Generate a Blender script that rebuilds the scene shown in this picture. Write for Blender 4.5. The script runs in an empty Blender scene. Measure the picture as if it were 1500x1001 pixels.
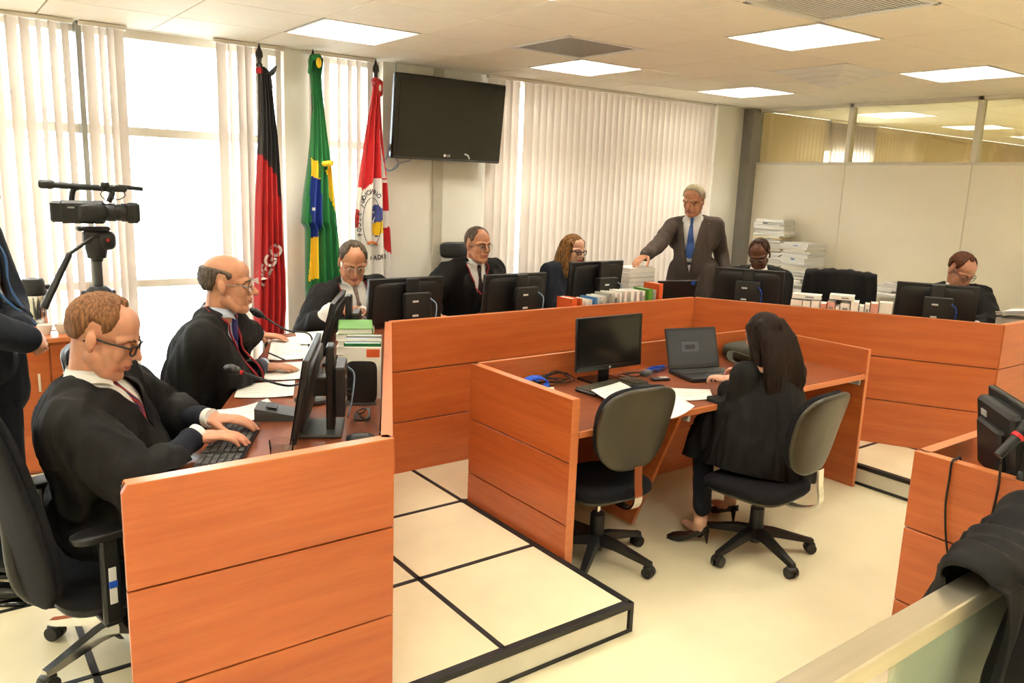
import bpy, bmesh, math, random
import numpy as np
from math import sin, cos, pi, radians, atan2, sqrt, hypot
from mathutils import Vector, Matrix, noise
from mathutils.bvhtree import BVHTree
random.seed(7)
scene = bpy.context.scene
C = scene.collection
V = Vector
# ---------------------------------------------------------------- camera
YAW, PITCH, ROLL, FPX, CAMH = -0.640014732, 0.194855543, 0.0362955701, 1172.86857, 1.8
_r = V((cos(YAW), sin(YAW), 0)); _f = V((-sin(YAW), cos(YAW), 0)); _u = V((0, 0, 1))
FW = _f * cos(PITCH) - _u * sin(PITCH); _u2 = _u * cos(PITCH) + _f * sin(PITCH)
RT = _r * cos(ROLL) + _u2 * sin(ROLL); UP = -_r * sin(ROLL) + _u2 * cos(ROLL)
cam = bpy.data.cameras.new('camera'); cam_o = bpy.data.objects.new('camera', cam); C.objects.link(cam_o)
cam.sensor_fit = 'HORIZONTAL'; cam.sensor_width = 36; cam.lens = 36 * FPX / 1500; cam.clip_end = 200; cam.clip_start = .05
mw = Matrix((RT, UP, -FW)).transposed().to_4x4(); mw.translation = (0, 0, CAMH)
cam_o.matrix_world = mw
scene.camera = cam_o
CAMP = V((0, 0, CAMH))
def ray(x, y): return RT * ((x - 750) / FPX) - UP * ((y - 500.5) / FPX) + FW
def pz(x, y, z): d = ray(x, y); return CAMP + d * ((z - CAMH) / d.z)       # pixel on a horizontal plane
def pY(x, y, Y): d = ray(x, y); return CAMP + d * (Y / d.y)                 # on a wall of constant Y
def pX(x, y, X): d = ray(x, y); return CAMP + d * (X / d.x)
def pd(x, y, dep): return CAMP + ray(x, y) * dep                            # at a known depth
def pplane(x, y, o, n):
    d = ray(x, y); o = V((o[0], o[1], 0)); n = V((n[0], n[1], 0))
    return CAMP + d * ((o - V((0, 0, 0))).dot(n) / d.dot(n))
# ---------------------------------------------------------------- world, exposure
w = bpy.data.worlds.new('world'); scene.world = w; w.use_nodes = True
bg = w.node_tree.nodes['Background']; bg.inputs[0].default_value = (.93, .97, 1, 1); bg.inputs[1].default_value = 10.0
vs = scene.view_settings
vs.view_transform = 'Standard'; vs.look = 'None'; vs.gamma = 1; vs.use_curve_mapping = False
vs.exposure = 0.78
TUBE = 62.0      # fluorescent tube emission
# ---------------------------------------------------------------- materials
def srgb(r, g, b):
    f = lambda c: (c / 255) / 12.92 if c <= 10 else ((c / 255 + .055) / 1.055) ** 2.4
    return (f(r), f(g), f(b))
def mk(name, c, rough=.5, metal=0., nz=0., nscale=12., stretch=(1, 1, 1), bump=0., bscale=80., sheen=0., coat=0.,
       trans=0., emit=0., alpha=1., ior=1.45, spec=.5, c2=None, contrast=(.35, .65), sss=0.):
    m = bpy.data.materials.new(name); m.use_nodes = True; nt = m.node_tree; N = nt.nodes; L = nt.links
    b = N['Principled BSDF']; I = b.inputs
    I['Base Color'].default_value = (*c, 1); I['Roughness'].default_value = rough; I['Metallic'].default_value = metal
    I['IOR'].default_value = ior; I['Specular IOR Level'].default_value = spec
    I['Sheen Weight'].default_value = sheen; I['Coat Weight'].default_value = coat; I["Coat Roughness"].default_value = .28
    I['Transmission Weight'].default_value = trans; I['Alpha'].default_value = alpha
    if sss: I['Subsurface Weight'].default_value = sss; I['Subsurface Scale'].default_value = .01
    if emit: I['Emission Color'].default_value = (*c, 1); I['Emission Strength'].default_value = emit
    if nz or c2 or bump:
        tc = N.new('ShaderNodeTexCoord'); mp = N.new('ShaderNodeMapping'); mp.inputs['Scale'].default_value = stretch
        L.new(tc.outputs['Object'], mp.inputs[0])
    if nz or c2:
        t = N.new('ShaderNodeTexNoise'); t.inputs['Scale'].default_value = nscale; t.inputs['Detail'].default_value = 5
        L.new(mp.outputs[0], t.inputs['Vector'])
        cr = N.new('ShaderNodeValToRGB'); L.new(t.outputs['Fac'], cr.inputs[0])
        d = c2 or tuple(max(0, x * (1 - nz)) for x in c)
        cr.color_ramp.elements[0].position = contrast[0]; cr.color_ramp.elements[1].position = contrast[1]
        cr.color_ramp.elements[0].color = (*d, 1); cr.color_ramp.elements[1].color = (*c, 1)
        L.new(cr.outputs[0], I['Base Color'])
    if bump:
        t2 = N.new('ShaderNodeTexNoise'); t2.inputs['Scale'].default_value = bscale; t2.inputs['Detail'].default_value = 3
        L.new(mp.outputs[0], t2.inputs['Vector'])
        bp = N.new('ShaderNodeBump'); bp.inputs['Strength'].default_value = bump; bp.inputs['Distance'].default_value = .004
        L.new(t2.outputs['Fac'], bp.inputs['Height']); L.new(bp.outputs[0], I['Normal'])
    return m
def blind_mat(name, c):
    m = bpy.data.materials.new(name); m.use_nodes = True; nt = m.node_tree; N = nt.nodes; L = nt.links
    b = N['Principled BSDF']; b.inputs['Base Color'].default_value = (*c, 1); b.inputs['Roughness'].default_value = .8
    tc = N.new('ShaderNodeTexCoord'); t = N.new('ShaderNodeTexNoise'); t.inputs['Scale'].default_value = 300
    L.new(tc.outputs['Object'], t.inputs['Vector'])
    bp = N.new('ShaderNodeBump'); bp.inputs['Strength'].default_value = .15; L.new(t.outputs['Fac'], bp.inputs['Height']); L.new(bp.outputs[0], b.inputs['Normal'])
    tr = N.new('ShaderNodeBsdfTranslucent'); tr.inputs[0].default_value = (c[0], c[1] * .93, c[2] * .85, 1)
    mx = N.new('ShaderNodeMixShader'); mx.inputs[0].default_value = .07
    L.new(b.outputs[0], mx.inputs[1]); L.new(tr.outputs[0], mx.inputs[2]); L.new(mx.outputs[0], N['Material Output'].inputs[0])
    return m
def wood_mat(name, c, d, rough=.32, coat=.25):
    m = mk(name, c, rough, c2=d, nscale=2.2, stretch=(.55, 5, 9), coat=coat, contrast=(.3, .72))
    nt = m.node_tree; N = nt.nodes; L = nt.links; b = N['Principled BSDF']
    ramp = next(n for n in N if n.type == 'VALTORGB'); mp = next(n for n in N if n.type == 'MAPPING')
    f = N.new('ShaderNodeTexNoise'); f.inputs['Scale'].default_value = 9; f.inputs['Detail'].default_value = 8; f.inputs['Roughness'].default_value = .7
    L.new(mp.outputs[0], f.inputs['Vector'])
    mx = N.new('ShaderNodeMix'); mx.data_type = 'RGBA'; mx.blend_type = 'MULTIPLY'; mx.inputs[0].default_value = .45
    cr = N.new('ShaderNodeValToRGB'); cr.color_ramp.elements[0].position = .3; cr.color_ramp.elements[1].position = .6
    cr.color_ramp.elements[0].color = (.68, .62, .58, 1); cr.color_ramp.elements[1].color = (1, 1, 1, 1)
    L.new(f.outputs['Fac'], cr.inputs[0]); L.new(ramp.outputs[0], mx.inputs[6]); L.new(cr.outputs[0], mx.inputs[7]); L.new(mx.outputs[2], b.inputs['Base Color'])
    return m
M = {}
M['wood'] = wood_mat('cherry wood laminate', (.54, .140, .037), (.44, .098, .024))
M['woodedge'] = wood_mat('cherry wood edging', (.66, .22, .075), (.58, .175, .058))
M['desktop'] = wood_mat('dark cherry desktop', (.30, .085, .034), (.22, .06, .025), .22, .3)
M['groove'] = mk('dark groove', (.035, .012, .006), .8)
M['floor'] = mk('cream vinyl floor', srgb(240, 230, 194), .17, nz=.10, nscale=2.5, bump=.03, bscale=30, contrast=(.3, .75))
M['stage'] = mk('cream stage panel', srgb(240, 228, 192), .30, nz=.13, nscale=4, bump=.05, bscale=40, contrast=(.25, .7))
M['riser'] = mk('white riser panel', srgb(222, 216, 196), .4, nz=.12, nscale=5)
M['trim'] = mk('black aluminium trim', (.016, .015, .014), .45, spec=.4)
M['wall'] = mk('off white wall paint', srgb(248, 244, 230), .6, nz=.03, nscale=4, bump=.02, bscale=150)
M['panel'] = mk('cream partition laminate', srgb(244, 234, 210), .38, nz=.03, nscale=3)
M['ceil'] = mk('ceiling tile', srgb(249, 241, 222), .85, nz=.03, nscale=9, bump=.12, bscale=220)
M['ceilback'] = mk('ceiling grid shade', srgb(176, 156, 122), .8, nz=.05)
M['alu'] = mk('satin aluminium', srgb(226, 217, 194), .45, .0, nz=.05)
M['greypost'] = mk('grey metal post', srgb(150, 146, 134), .45, .1, nz=.06)
M['mullion'] = mk('cream window frame', srgb(236, 228, 214), .5, nz=.04)
M['blind'] = blind_mat('cream blind fabric', srgb(230, 218, 206))
M['louver'] = mk('bright louver aluminium', (.45, .46, .46), .35, .5, nz=.05)
M['tube'] = mk('lit fluorescent tube', (1, .945, .845), .4, emit=TUBE, nz=0.001)
M['vent'] = mk('grey vent slat', srgb(150, 142, 128), .5, nz=.05)
M['ventdark'] = mk('vent cavity', (.05, .05, .045), .8)
M['white'] = mk('white paint', srgb(238, 236, 228), .5, nz=.03)
def glass_mat(name, tint, rough=0.0):
    m = bpy.data.materials.new(name); m.use_nodes = True; nt = m.node_tree; N = nt.nodes; L = nt.links
    N.remove(N['Principled BSDF'])
    tr = N.new('ShaderNodeBsdfTransparent'); tr.inputs[0].default_value = (*tint, 1)
    gl = N.new('ShaderNodeBsdfGlossy'); gl.inputs['Roughness'].default_value = rough; gl.inputs[0].default_value = (.95, .95, .95, 1)
    fr = N.new('ShaderNodeFresnel'); fr.inputs[0].default_value = 1.5
    mx = N.new('ShaderNodeMixShader'); L.new(fr.outputs[0], mx.inputs[0]); L.new(tr.outputs[0], mx.inputs[1]); L.new(gl.outputs[0], mx.inputs[2])
    L.new(mx.outputs[0], N['Material Output'].inputs[0]); return m
M['glass'] = glass_mat('clear glass', (.97, .98, .97))
M['cup'] = glass_mat('thin glass', (.93, .95, .95)); M['cup'].node_tree.nodes['Fresnel'].inputs[0].default_value = 1.12
M['duct'] = mk('pale grey duct', srgb(206, 198, 178), .5, nz=.05)
M['tint'] = glass_mat('greenish glass', (.84, .85, .78))
M['black'] = mk('black plastic', (.012, .012, .012), .42, nz=.1, bump=.05, bscale=300)
M['blackgloss'] = mk('glossy black plastic', (.008, .008, .008), .12, nz=.05)
M['screen'] = mk('dark display', (.010, .010, .009), .16, spec=.5, nz=.05)
M['grey'] = mk('dark grey plastic', (.06, .06, .058), .45, nz=.1)
M['lgrey'] = mk('light grey plastic', srgb(170, 168, 160), .45, nz=.05)
M['olive'] = mk('worn dark plastic shell', srgb(66, 61, 46), .34, nz=.25, nscale=5, bump=.05, bscale=200)
M['fabric'] = mk('black chair fabric', (.012, .012, .014), .9, spec=.2, nz=.3, nscale=60, bump=.15, bscale=400)
M['robe'] = mk('black gown cloth', (.0105, .0100, .0095), .75, spec=.22, nz=.25, nscale=25, bump=.12, bscale=260)
M['suitdark'] = mk('dark suit wool', (.015, .017, .024), .85, spec=.2, nz=.2, nscale=80, bump=.1, bscale=400)
M['suitgrey'] = mk('charcoal suit wool', srgb(88, 78, 72), .85, spec=.2, nz=.2, nscale=90, bump=.1, bscale=400)
M['suitblue'] = mk('slate blue suit wool', srgb(88, 92, 104), .85, spec=.2, nz=.2, nscale=90, bump=.1, bscale=400)
M['shirt'] = mk('white shirt cotton', srgb(238, 236, 232), .75, nz=.05, nscale=15, bump=.08, bscale=90)
M['shirtblue'] = mk('pale blue shirt cotton', srgb(196, 208, 226), .75, nz=.05, nscale=15)
M['chrome'] = mk('chrome', (.75, .75, .74), .16, 1, nz=.02)
M['steel'] = mk('brushed steel', srgb(214, 205, 182), .30, .85, nz=.08, nscale=6, stretch=(.3, 8, 8))
M['paper'] = mk('white paper', srgb(246, 243, 234), .7, nz=.03, nscale=40)
M['ink'] = mk('grey print', srgb(140, 138, 132), .8, nz=.05)
M['inkdark'] = mk('dark print', srgb(50, 48, 46), .8, nz=.05)
M['label'] = mk('white sticker', srgb(232, 230, 224), .5, nz=.03)
M['red'] = mk('red', srgb(196, 26, 28), .6, nz=.08)
M['redcord'] = mk('red cord', srgb(150, 16, 28), .7, nz=.2, nscale=200)
M['blue'] = mk('blue cable', srgb(30, 84, 196), .45, nz=.05)
M['paleblue'] = mk('pale blue cable', srgb(150, 180, 210), .45, nz=.05)
M['yellow'] = mk('yellow paper', srgb(226, 190, 60), .7, nz=.05)
M['orange'] = mk('orange cover', srgb(214, 90, 40), .5, nz=.05)
M['green'] = mk('green cover', srgb(92, 150, 50), .5, nz=.08)
M['dgreen'] = mk('dark green cover', srgb(24, 110, 60), .5, nz=.08)
M['bluecov'] = mk('blue print', srgb(70, 130, 190), .5, nz=.08)
M['pink'] = mk('salmon paper', srgb(224, 160, 140), .7, nz=.05)
# ---------------------------------------------------------------- mesh builder
class MB:
    def __init__(s): s.v = []; s.f = []; s.m = []
    def add(s, vs, fs, mi=0, T=None):
        o = len(s.v)
        if T is not None: vs = [T @ V(p) for p in vs]
        s.v.extend(tuple(p) for p in vs); s.f.extend(tuple(i + o for i in f) for f in fs); s.m.extend([mi] * len(fs)); return s
    def box(s, c, size, b=0., mi=0, T=None):
        hx, hy, hz = [x / 2 for x in size]; c = V(c)
        b = min(b, hx * .9, hy * .9, hz * .9)
        if b <= 0:
            vs = [c + V((x * hx, y * hy, z * hz)) for z in (-1, 1) for y in (-1, 1) for x in (-1, 1)]
            fs = [(0, 2, 3, 1), (4, 5, 7, 6), (0, 1, 5, 4), (2, 6, 7, 3), (0, 4, 6, 2), (1, 3, 7, 5)]
            return s.add(vs, fs, mi, T)
        vs = []; idx = {}
        for sx in (-1, 1):
            for sy in (-1, 1):
                for sz in (-1, 1):
                    for a in range(3):
                        p = [sx * (hx - b), sy * (hy - b), sz * (hz - b)]; p[a] += (sx, sy, sz)[a] * b
                        idx[sx, sy, sz, a] = len(vs); vs.append(c + V(p))
        fs = []
        for a in range(3):
            u, w_ = (a + 1) % 3, (a + 2) % 3
            for sg in (-1, 1):
                q = []
                for (i, j) in ((-1, -1), (1, -1), (1, 1), (-1, 1)):
                    k = [0, 0, 0]; k[a] = sg; k[u] = i; k[w_] = j; q.append(idx[k[0], k[1], k[2], a])
                fs.append(q if sg > 0 else q[::-1])
            for i in (-1, 1):           # edges running along axis a
                for j in (-1, 1):
                    k0 = [0, 0, 0]; k0[a] = -1; k0[u] = i; k0[w_] = j; k1 = list(k0); k1[a] = 1
                    q = [idx[(*k0, u)], idx[(*k1, u)], idx[(*k1, w_)], idx[(*k0, w_)]]
                    fs.append(q if i * j < 0 else q[::-1])
        for sx in (-1, 1):
            for sy in (-1, 1):
                for sz in (-1, 1):
                    q = [idx[sx, sy, sz, 0], idx[sx, sy, sz, 1], idx[sx, sy, sz, 2]]
                    fs.append(q if sx * sy * sz > 0 else q[::-1])
        return s.add(vs, fs, mi, T)
    def prism(s, poly, z0, z1, mi=0, T=None):
        n = len(poly)
        ar = sum(poly[i][0] * poly[(i + 1) % n][1] - poly[(i + 1) % n][0] * poly[i][1] for i in range(n))
        if ar < 0: poly = poly[::-1]
        vs = [(p[0], p[1], z0) for p in poly] + [(p[0], p[1], z1) for p in poly]
        fs = [tuple(range(n))[::-1], tuple(range(n, 2 * n))] + [(i, (i + 1) % n, (i + 1) % n + n, i + n) for i in range(n)]
        return s.add(vs, fs, mi, T)
    def cone(s, a, b, r0, r1, n=16, mi=0, T=None, caps=True):
        a = V(a); b = V(b); d = (b - a).normalized(); u = d.orthogonal().normalized(); w_ = d.cross(u)
        vs = [a + (u * cos(2 * pi * i / n) + w_ * sin(2 * pi * i / n)) * r0 for i in range(n)] + [b + (u * cos(2 * pi * i / n) + w_ * sin(2 * pi * i / n)) * r1 for i in range(n)]
        fs = [(i, (i + 1) % n, (i + 1) % n + n, i + n) for i in range(n)]
        if caps: fs += [tuple(range(n))[::-1], tuple(range(n, 2 * n))]
        return s.add(vs, fs, mi, T)
    def tube(s, pts, r, n=8, mi=0, T=None, close=False):
        pts = [V(p) for p in pts]; k = len(pts); rs = r if isinstance(r, (list, tuple)) else [r] * k
        vs = []; u = None
        for i, p in enumerate(pts):
            if close: d = pts[(i + 1) % k] - pts[i - 1]
            else: d = pts[min(i + 1, k - 1)] - pts[max(i - 1, 0)]
            d.normalize()
            if u is None: u = d.orthogonal().normalized()
            u = (u - d * u.dot(d)).normalized(); w_ = d.cross(u)
            vs += [p + (u * cos(2 * pi * j / n) + w_ * sin(2 * pi * j / n)) * rs[i] for j in range(n)]
        fs = []
        for i in range(k if close else k - 1):
            a = i * n; b = ((i + 1) % k) * n
            fs += [(a + j, a + (j + 1) % n, b + (j + 1) % n, b + j) for j in range(n)]
        if not close: fs += [tuple(range(n))[::-1], tuple(range((k - 1) * n, k * n))]
        return s.add(vs, fs, mi, T)
    def lathe(s, prof, n=24, mi=0, T=None, o=(0, 0, 0)):
        vs = [(o[0] + r * cos(2 * pi * j / n), o[1] + r * sin(2 * pi * j / n), o[2] + z) for r, z in prof for j in range(n)]
        fs = [(i * n + j, i * n + (j + 1) % n, (i + 1) * n + (j + 1) % n, (i + 1) * n + j) for i in range(len(prof) - 1) for j in range(n)]
        if prof[0][0] > 1e-6: fs.append(tuple(range(n))[::-1])
        if prof[-1][0] > 1e-6: fs.append(tuple(range((len(prof) - 1) * n, len(prof) * n)))
        return s.add(vs, fs, mi, T)
    def ell(s, c, r, R=None, n=14, m=9, mi=0, T=None):
        c = V(c); r = (r, r, r) if isinstance(r, (int, float)) else r
        vs = []; fs = []
        def P(x, y, z):
            p = V((x * r[0], y * r[1], z * r[2])); return c + (R @ p if R is not None else p)
        vs.append(P(0, 0, 1))
        for i in range(1, m):
            t = pi * i / m
            vs += [P(sin(t) * cos(2 * pi * j / n), sin(t) * sin(2 * pi * j / n), cos(t)) for j in range(n)]
        vs.append(P(0, 0, -1)); e = len(vs) - 1
        fs += [(0, 1 + j, 1 + (j + 1) % n) for j in range(n)]
        for i in range(m - 2):
            a = 1 + i * n; fs += [(a + j, a + n + j, a + n + (j + 1) % n, a + (j + 1) % n) for j in range(n)]
        a = 1 + (m - 2) * n; fs += [(a + j, e, a + (j + 1) % n) for j in range(n)]
        return s.add(vs, fs, mi, T)
    def chain(s, pts, rs, n=12, mi=0, T=None):
        for i, p in enumerate(pts):
            s.ell(p, rs[i], n=n, m=8, mi=mi, T=T)
            if i: s.cone(pts[i - 1], p, rs[i - 1], rs[i], n, mi, T)
        return s
    def grid(s, P, nu, nv, mi=0, wrapu=False):
        vs = [P(i / (nu - (0 if wrapu else 1)), j / (nv - 1)) for j in range(nv) for i in range(nu)]
        fs = [(j * nu + i, j * nu + (i + 1) % nu, (j + 1) * nu + (i + 1) % nu, (j + 1) * nu + i) for j in range(nv - 1) for i in range(nu if wrapu else nu - 1)]
        return s.add(vs, fs, mi)
    def mesh(s, name='m'):
        me = bpy.data.meshes.new(name); me.from_pydata(s.v, [], s.f)
        if any(s.m): me.polygons.foreach_set('material_index', s.m)
        me.update(); return me
    def from_mesh(s, me, mi=None, T=None):
        mis = [p.material_index if mi is None else mi for p in me.polygons]; o = len(s.v)
        s.v.extend(tuple(T @ v.co) if T is not None else tuple(v.co) for v in me.vertices)
        s.f.extend(tuple(i + o for i in p.vertices) for p in me.polygons); s.m.extend(mis); return s
def obj(name, mb, mats, parent=None, smooth=False, loc=None, rot=None, angle=None):
    me = mb.mesh(name) if isinstance(mb, MB) else mb
    for k in (mats if isinstance(mats, (list, tuple)) else [mats]): me.materials.append(M[k] if isinstance(k, str) else k)
    if smooth:
        me.polygons.foreach_set('use_smooth', [True] * len(me.polygons))
        if smooth != 2: me.set_sharp_from_angle(angle=radians(angle or 40))
    o = bpy.data.objects.new(name, me); C.objects.link(o)
    if parent: o.parent = parent
    if loc: o.location = loc
    if rot: o.rotation_euler = rot
    return o
def tag(o, label, cat, group=None):
    o['label'] = label; o['category'] = cat
    if group: o['group'] = group
    return o
def thing(name, label, cat, loc=(0, 0, 0), rz=0, group=None):
    o = bpy.data.objects.new(name, None); C.objects.link(o); o.empty_display_size = .1
    o.location = loc; o.rotation_euler = (0, 0, rz); return tag(o, label, cat, group)
def struct(name, mb=None, mats=None, **k):
    if mb is None: o = bpy.data.objects.new(name, None); C.objects.link(o)
    else: o = obj(name, mb, mats, **k)
    o['kind'] = 'structure'; return o
def copy_tree(o, parent=None):
    c = o.copy(); C.objects.link(c)
    if parent: c.parent = parent
    for ch in list(o.children): copy_tree(ch, c)
    return c
def share(src, name, parent, loc, rot=None, scale=None):
    o = bpy.data.objects.new(name, src.data); C.objects.link(o); o.parent = parent; o.location = loc
    if rot: o.rotation_euler = rot
    if scale: o.scale = scale
    return o
def text_mesh(txt, size, extr=.0008, off=0.):
    cu = bpy.data.curves.new('t', 'FONT'); cu.body = txt; cu.size = size; cu.extrude = extr; cu.offset = off; cu.align_x = 'CENTER'; cu.align_y = 'CENTER'; cu.resolution_u = 3
    o = bpy.data.objects.new('t', cu); C.objects.link(o)
    dg = bpy.context.evaluated_depsgraph_get(); me = bpy.data.meshes.new_from_object(o.evaluated_get(dg))
    bpy.data.objects.remove(o); bpy.data.curves.remove(cu); return me
def basis(fwd, up):
    x = V(fwd).normalized(); z = V(up); z = (z - x * z.dot(x)).normalized(); y = z.cross(x)
    return Matrix((x, y, z)).transposed()
def frame(o, R): m = R.to_4x4(); m.translation = V(o); return m
def curve_pts(ctrl, n=24):
    """Catmull-Rom through control points."""
    P = [V(p) for p in ctrl]; P = [P[0] * 2 - P[1]] + P + [P[-1] * 2 - P[-2]]; out = []
    segs = len(P) - 3
    for k in range(segs):
        a, b, c, d = P[k:k + 4]
        for i in range(max(2, n // segs)):
            t = i / max(2, n // segs)
            out.append(.5 * ((2 * b) + (c - a) * t + (2 * a - 5 * b + 4 * c - d) * t * t + (3 * b - a - 3 * c + d) * t ** 3))
    out.append(P[-2]); return out
ZP = .132        # stage level
# ================================================================ ROOM SHELL
XL, XR, YF, YB, ZC = -3.5, 7.14, -4.0, 5.55, 2.645
struct('floor', MB().box(((XL + XR) / 2, (YF + YB) / 2, -.05), (XR - XL, YB - YF, .1)), 'floor')
# stage: grid of panels with black aluminium joints, a notch holds the clerks' desk
stage = struct('floor_stage')
GX0, GY0, GX, GY = 2.213, 2.12, .62, .622
NX1 = GX0 + 4 * GX
xs = [GX0 - GX * k for k in range(9, 0, -1)] + [GX0 + GX * k for k in range(0, 8)] + [XR]
ys = [GY0 + GY * k for k in range(6)] + [YB - .01]
pc = {}
tw = .011
def stage_panel(x0, x1, y0, y1):
    key = (round(x1 - x0, 3), round(y1 - y0, 3))
    if key not in pc:
        o = obj('stage_panel', MB().box((0, 0, ZP / 2), (x1 - x0 - 2 * tw, y1 - y0 - 2 * tw, ZP), .002), 'stage', stage); pc[key] = o; o.location = ((x0 + x1) / 2, (y0 + y1) / 2, 0)
    else: share(pc[key], 'stage_panel', stage, ((x0 + x1) / 2, (y0 + y1) / 2, 0))
for i in range(len(xs) - 1):
    for j in range(len(ys) - 1):
        if GX0 - .01 <= xs[i] < NX1 - .01 and j < 2: continue
        stage_panel(xs[i], xs[i + 1], ys[j], ys[j + 1])
def strip(name, p0, p1, wd=.022, z0=0.0, z1=ZP + .0015, m='trim'):
    a = V(p0); b = V(p1); L = (b - a).length
    return obj(name, MB().box((0, 0, (z0 + z1) / 2), (L, wd, z1 - z0)), m, stage, loc=((a.x + b.x) / 2, (a.y + b.y) / 2, 0), rot=(0, 0, atan2(b.y - a.y, b.x - a.x)))
Y2 = GY0 + 2 * GY
for k, x in enumerate(xs[:-1]):
    inn = GX0 + .01 < x < NX1 - .01
    strip('joint_strip', (x, Y2 if inn else GY0), (x, YB - .01))
for k, y in enumerate(ys[:-1]):
    if y < Y2 - .01:
        strip('joint_strip', (xs[0], y), (GX0, y)); strip('joint_strip', (NX1, y), (XR, y))
    else: strip('joint_strip', (xs[0], y), (XR, y))
# risers: white boards with black edging top, bottom and at the corners
def riser(p0, p1, nrm):
    a = V((*p0, 0)); b = V((*p1, 0)); n = V((*nrm, 0)); L = (b - a).length; c = (a + b) / 2; rz = atan2(b.y - a.y, b.x - a.x)
    obj('riser_board', MB().box((0, 0, .066), (L - .02, .010, .098)), 'riser', stage, loc=c + n * .014, rot=(0, 0, rz))
    obj('edge_strip', MB().box((0, 0, ZP - .012), (L + .04, .024, .026), .002), 'trim', stage, loc=c + n * .012, rot=(0, 0, rz))
    obj('edge_strip', MB().box((0, 0, .010), (L + .04, .016, .020), .002), 'trim', stage, loc=c + n * .014, rot=(0, 0, rz))
riser((xs[0], GY0), (GX0, GY0), (0, -1)); riser((NX1, GY0), (XR - .02, GY0), (0, -1))
riser((GX0, GY0), (GX0, Y2), (1, 0)); riser((NX1, GY0), (NX1, Y2), (-1, 0)); riser((GX0, Y2), (NX1, Y2), (0, -1))
for x in (GX0, NX1): obj('corner_strip', MB().box((0, 0, .066), (.022, .022, .13), .002), 'trim', stage, loc=(x + (.012 if x == GX0 else -.012), GY0 - .012, 0))
# back wall
WB = struct('wall_back')
def wpart(name, x0, x1, z0, z1, y0=YB, y1=YB + .2, m='wall', b=0): return obj(name, MB().box(((x0 + x1) / 2, (y0 + y1) / 2, (z0 + z1) / 2), (x1 - x0, y1 - y0, z1 - z0), b), m, WB)
wpart('wall_section', 2.86, 3.80, 0, ZC); wpart('wall_section', 6.47, XR + .1, 0, ZC)
wpart('spandrel', XL, 2.86, 0, .28, YB + .02); wpart('spandrel', 3.80, 6.47, 0, .75, YB + .02)
wpart('column', 6.50, 6.80, 0, ZC, YB - .10, YB, 'wall', .004)
wpart('column', 2.10, 2.28, 0, ZC, YB - .02, YB + .2, 'wall', .004)
wpart('post', .845, .875, 0, ZC, YB - .03, YB + .1, 'greypost', .003)
obj('cable_duct', MB().box((3.335, YB - .012, ZC / 2), (.085, .024, ZC - .002), .004), 'duct', WB)
wpart('head', XL, XR, ZC - .0, ZC + .3)
def window(name, x0, x1, z0, rails, mull):
    wn = struct(name)
    f = MB().box(((x0 + x1) / 2, YB + .1, z0 + .025), (x1 - x0, .07, .05)).box(((x0 + x1) / 2, YB + .1, ZC - .025), (x1 - x0, .07, .05))
    obj('window_frame', f, 'mullion', wn)
    for z, h in rails: obj('rail', MB().box(((x0 + x1) / 2, YB + .1, z), (x1 - x0, .06, h), .004), 'mullion', wn)
    xx = [x0] + mull + [x1]
    for x in xx: obj('mullion', MB().box((x, YB + .1, (z0 + ZC) / 2), (.05, .065, ZC - z0), .004), 'mullion', wn)
    for a, b in zip(xx, xx[1:]): obj('pane', MB().box(((a + b) / 2, YB + .1, (z0 + ZC) / 2), (b - a - .05, .006, ZC - z0 - .1)), 'glass', wn)
    return wn
RZ = pY(250, 196, 5.62).z; RZ2 = pY(250, 414, 5.62).z
window('window_1', XL, 2.86, .28, [(RZ, .055), (RZ2, .05)], [-2.2, -.9, .40, 2.0])
window('window_2', 3.80, 6.47, .75, [(RZ, .055)], [4.7, 5.6])
# vertical blinds: every slat is a part
def blind(label, slats, z0, yb=5.49, rail=None):
    b = thing('vertical_blind', label, 'blind', (0, yb, 0))
    xa = min(s[0] for s in slats) - .048; xb = max(s[0] for s in slats) + .048
    obj('head_rail', MB().box(((xa + xb) / 2, 0, ZC - .0145), (xb - xa, .04, .025), .003), 'mullion', b)
    def mk_slat():
        m = MB(); zz = [z0, z0 + .02, ZC - .06, ZC - .028]
        def P(u, v):
            a = (u - .5) * .9; return V(((u - .5) * .089, .012 * cos(a * 2.2) - .012, zz[int(round(v * 3))]))
        m.grid(P, 7, 4); return m.mesh('slat')
    me = mk_slat(); first = None
    for x, ang in slats:
        if first is None: first = obj('slat', me, 'blind', b, smooth=2, loc=(x, 0, 0), rot=(0, 0, ang))
        else: share(first, 'slat', b, (x, 0, 0), (0, 0, ang))
    return b
def sl(px):
    out = []
    for a, bb in px:
        x0 = pY(a, 60 if a < 400 else 85, 5.49).x; x1 = pY(bb, 60 if a < 400 else 85, 5.49).x
        az = atan2((x0 + x1) / 2, 5.49); wd = min(.995, max(.15, (x1 - x0) * cos(az) / .089)); out.append(((x0 + x1) / 2, -az + math.acos(wd)))
    return out
blind('open vertical blind between the window end and the grey post behind the camcorder', sl([(-130, -115), (-108, -90), (-84, -68), (-62, -45), (-38, -22), (-17, -2), (7, 25), (28, 43), (52, 60), (70, 82), (89, 100)]), .33)
blind('bunched vertical blind slats drawn beside the grey post, right of the camcorder', sl([(121, 138), (143, 153), (155, 168), (166, 180)]), .33)
blind('vertical blind slats hanging behind the black and red flag', sl([(315, 330), (332, 338), (345, 358), (357, 368), (372, 380), (402, 410)]), .33)
blind('narrow vertical blind slats between the green flag and the white flag', sl([(451, 460), (473, 482), (493, 498), (508, 515), (521, 528), (537, 546)]), .33)
gx = pY(760, 250, 5.49).x; ss = []
x = 3.80
while x < 6.50:
    ss.append((x, 1.0 if abs(x - gx) < .04 else -.30 + .05 * sin(x * 9))); x += .0745
blind('long closed vertical blind covering the window beside the wall television', ss, .5)
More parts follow.
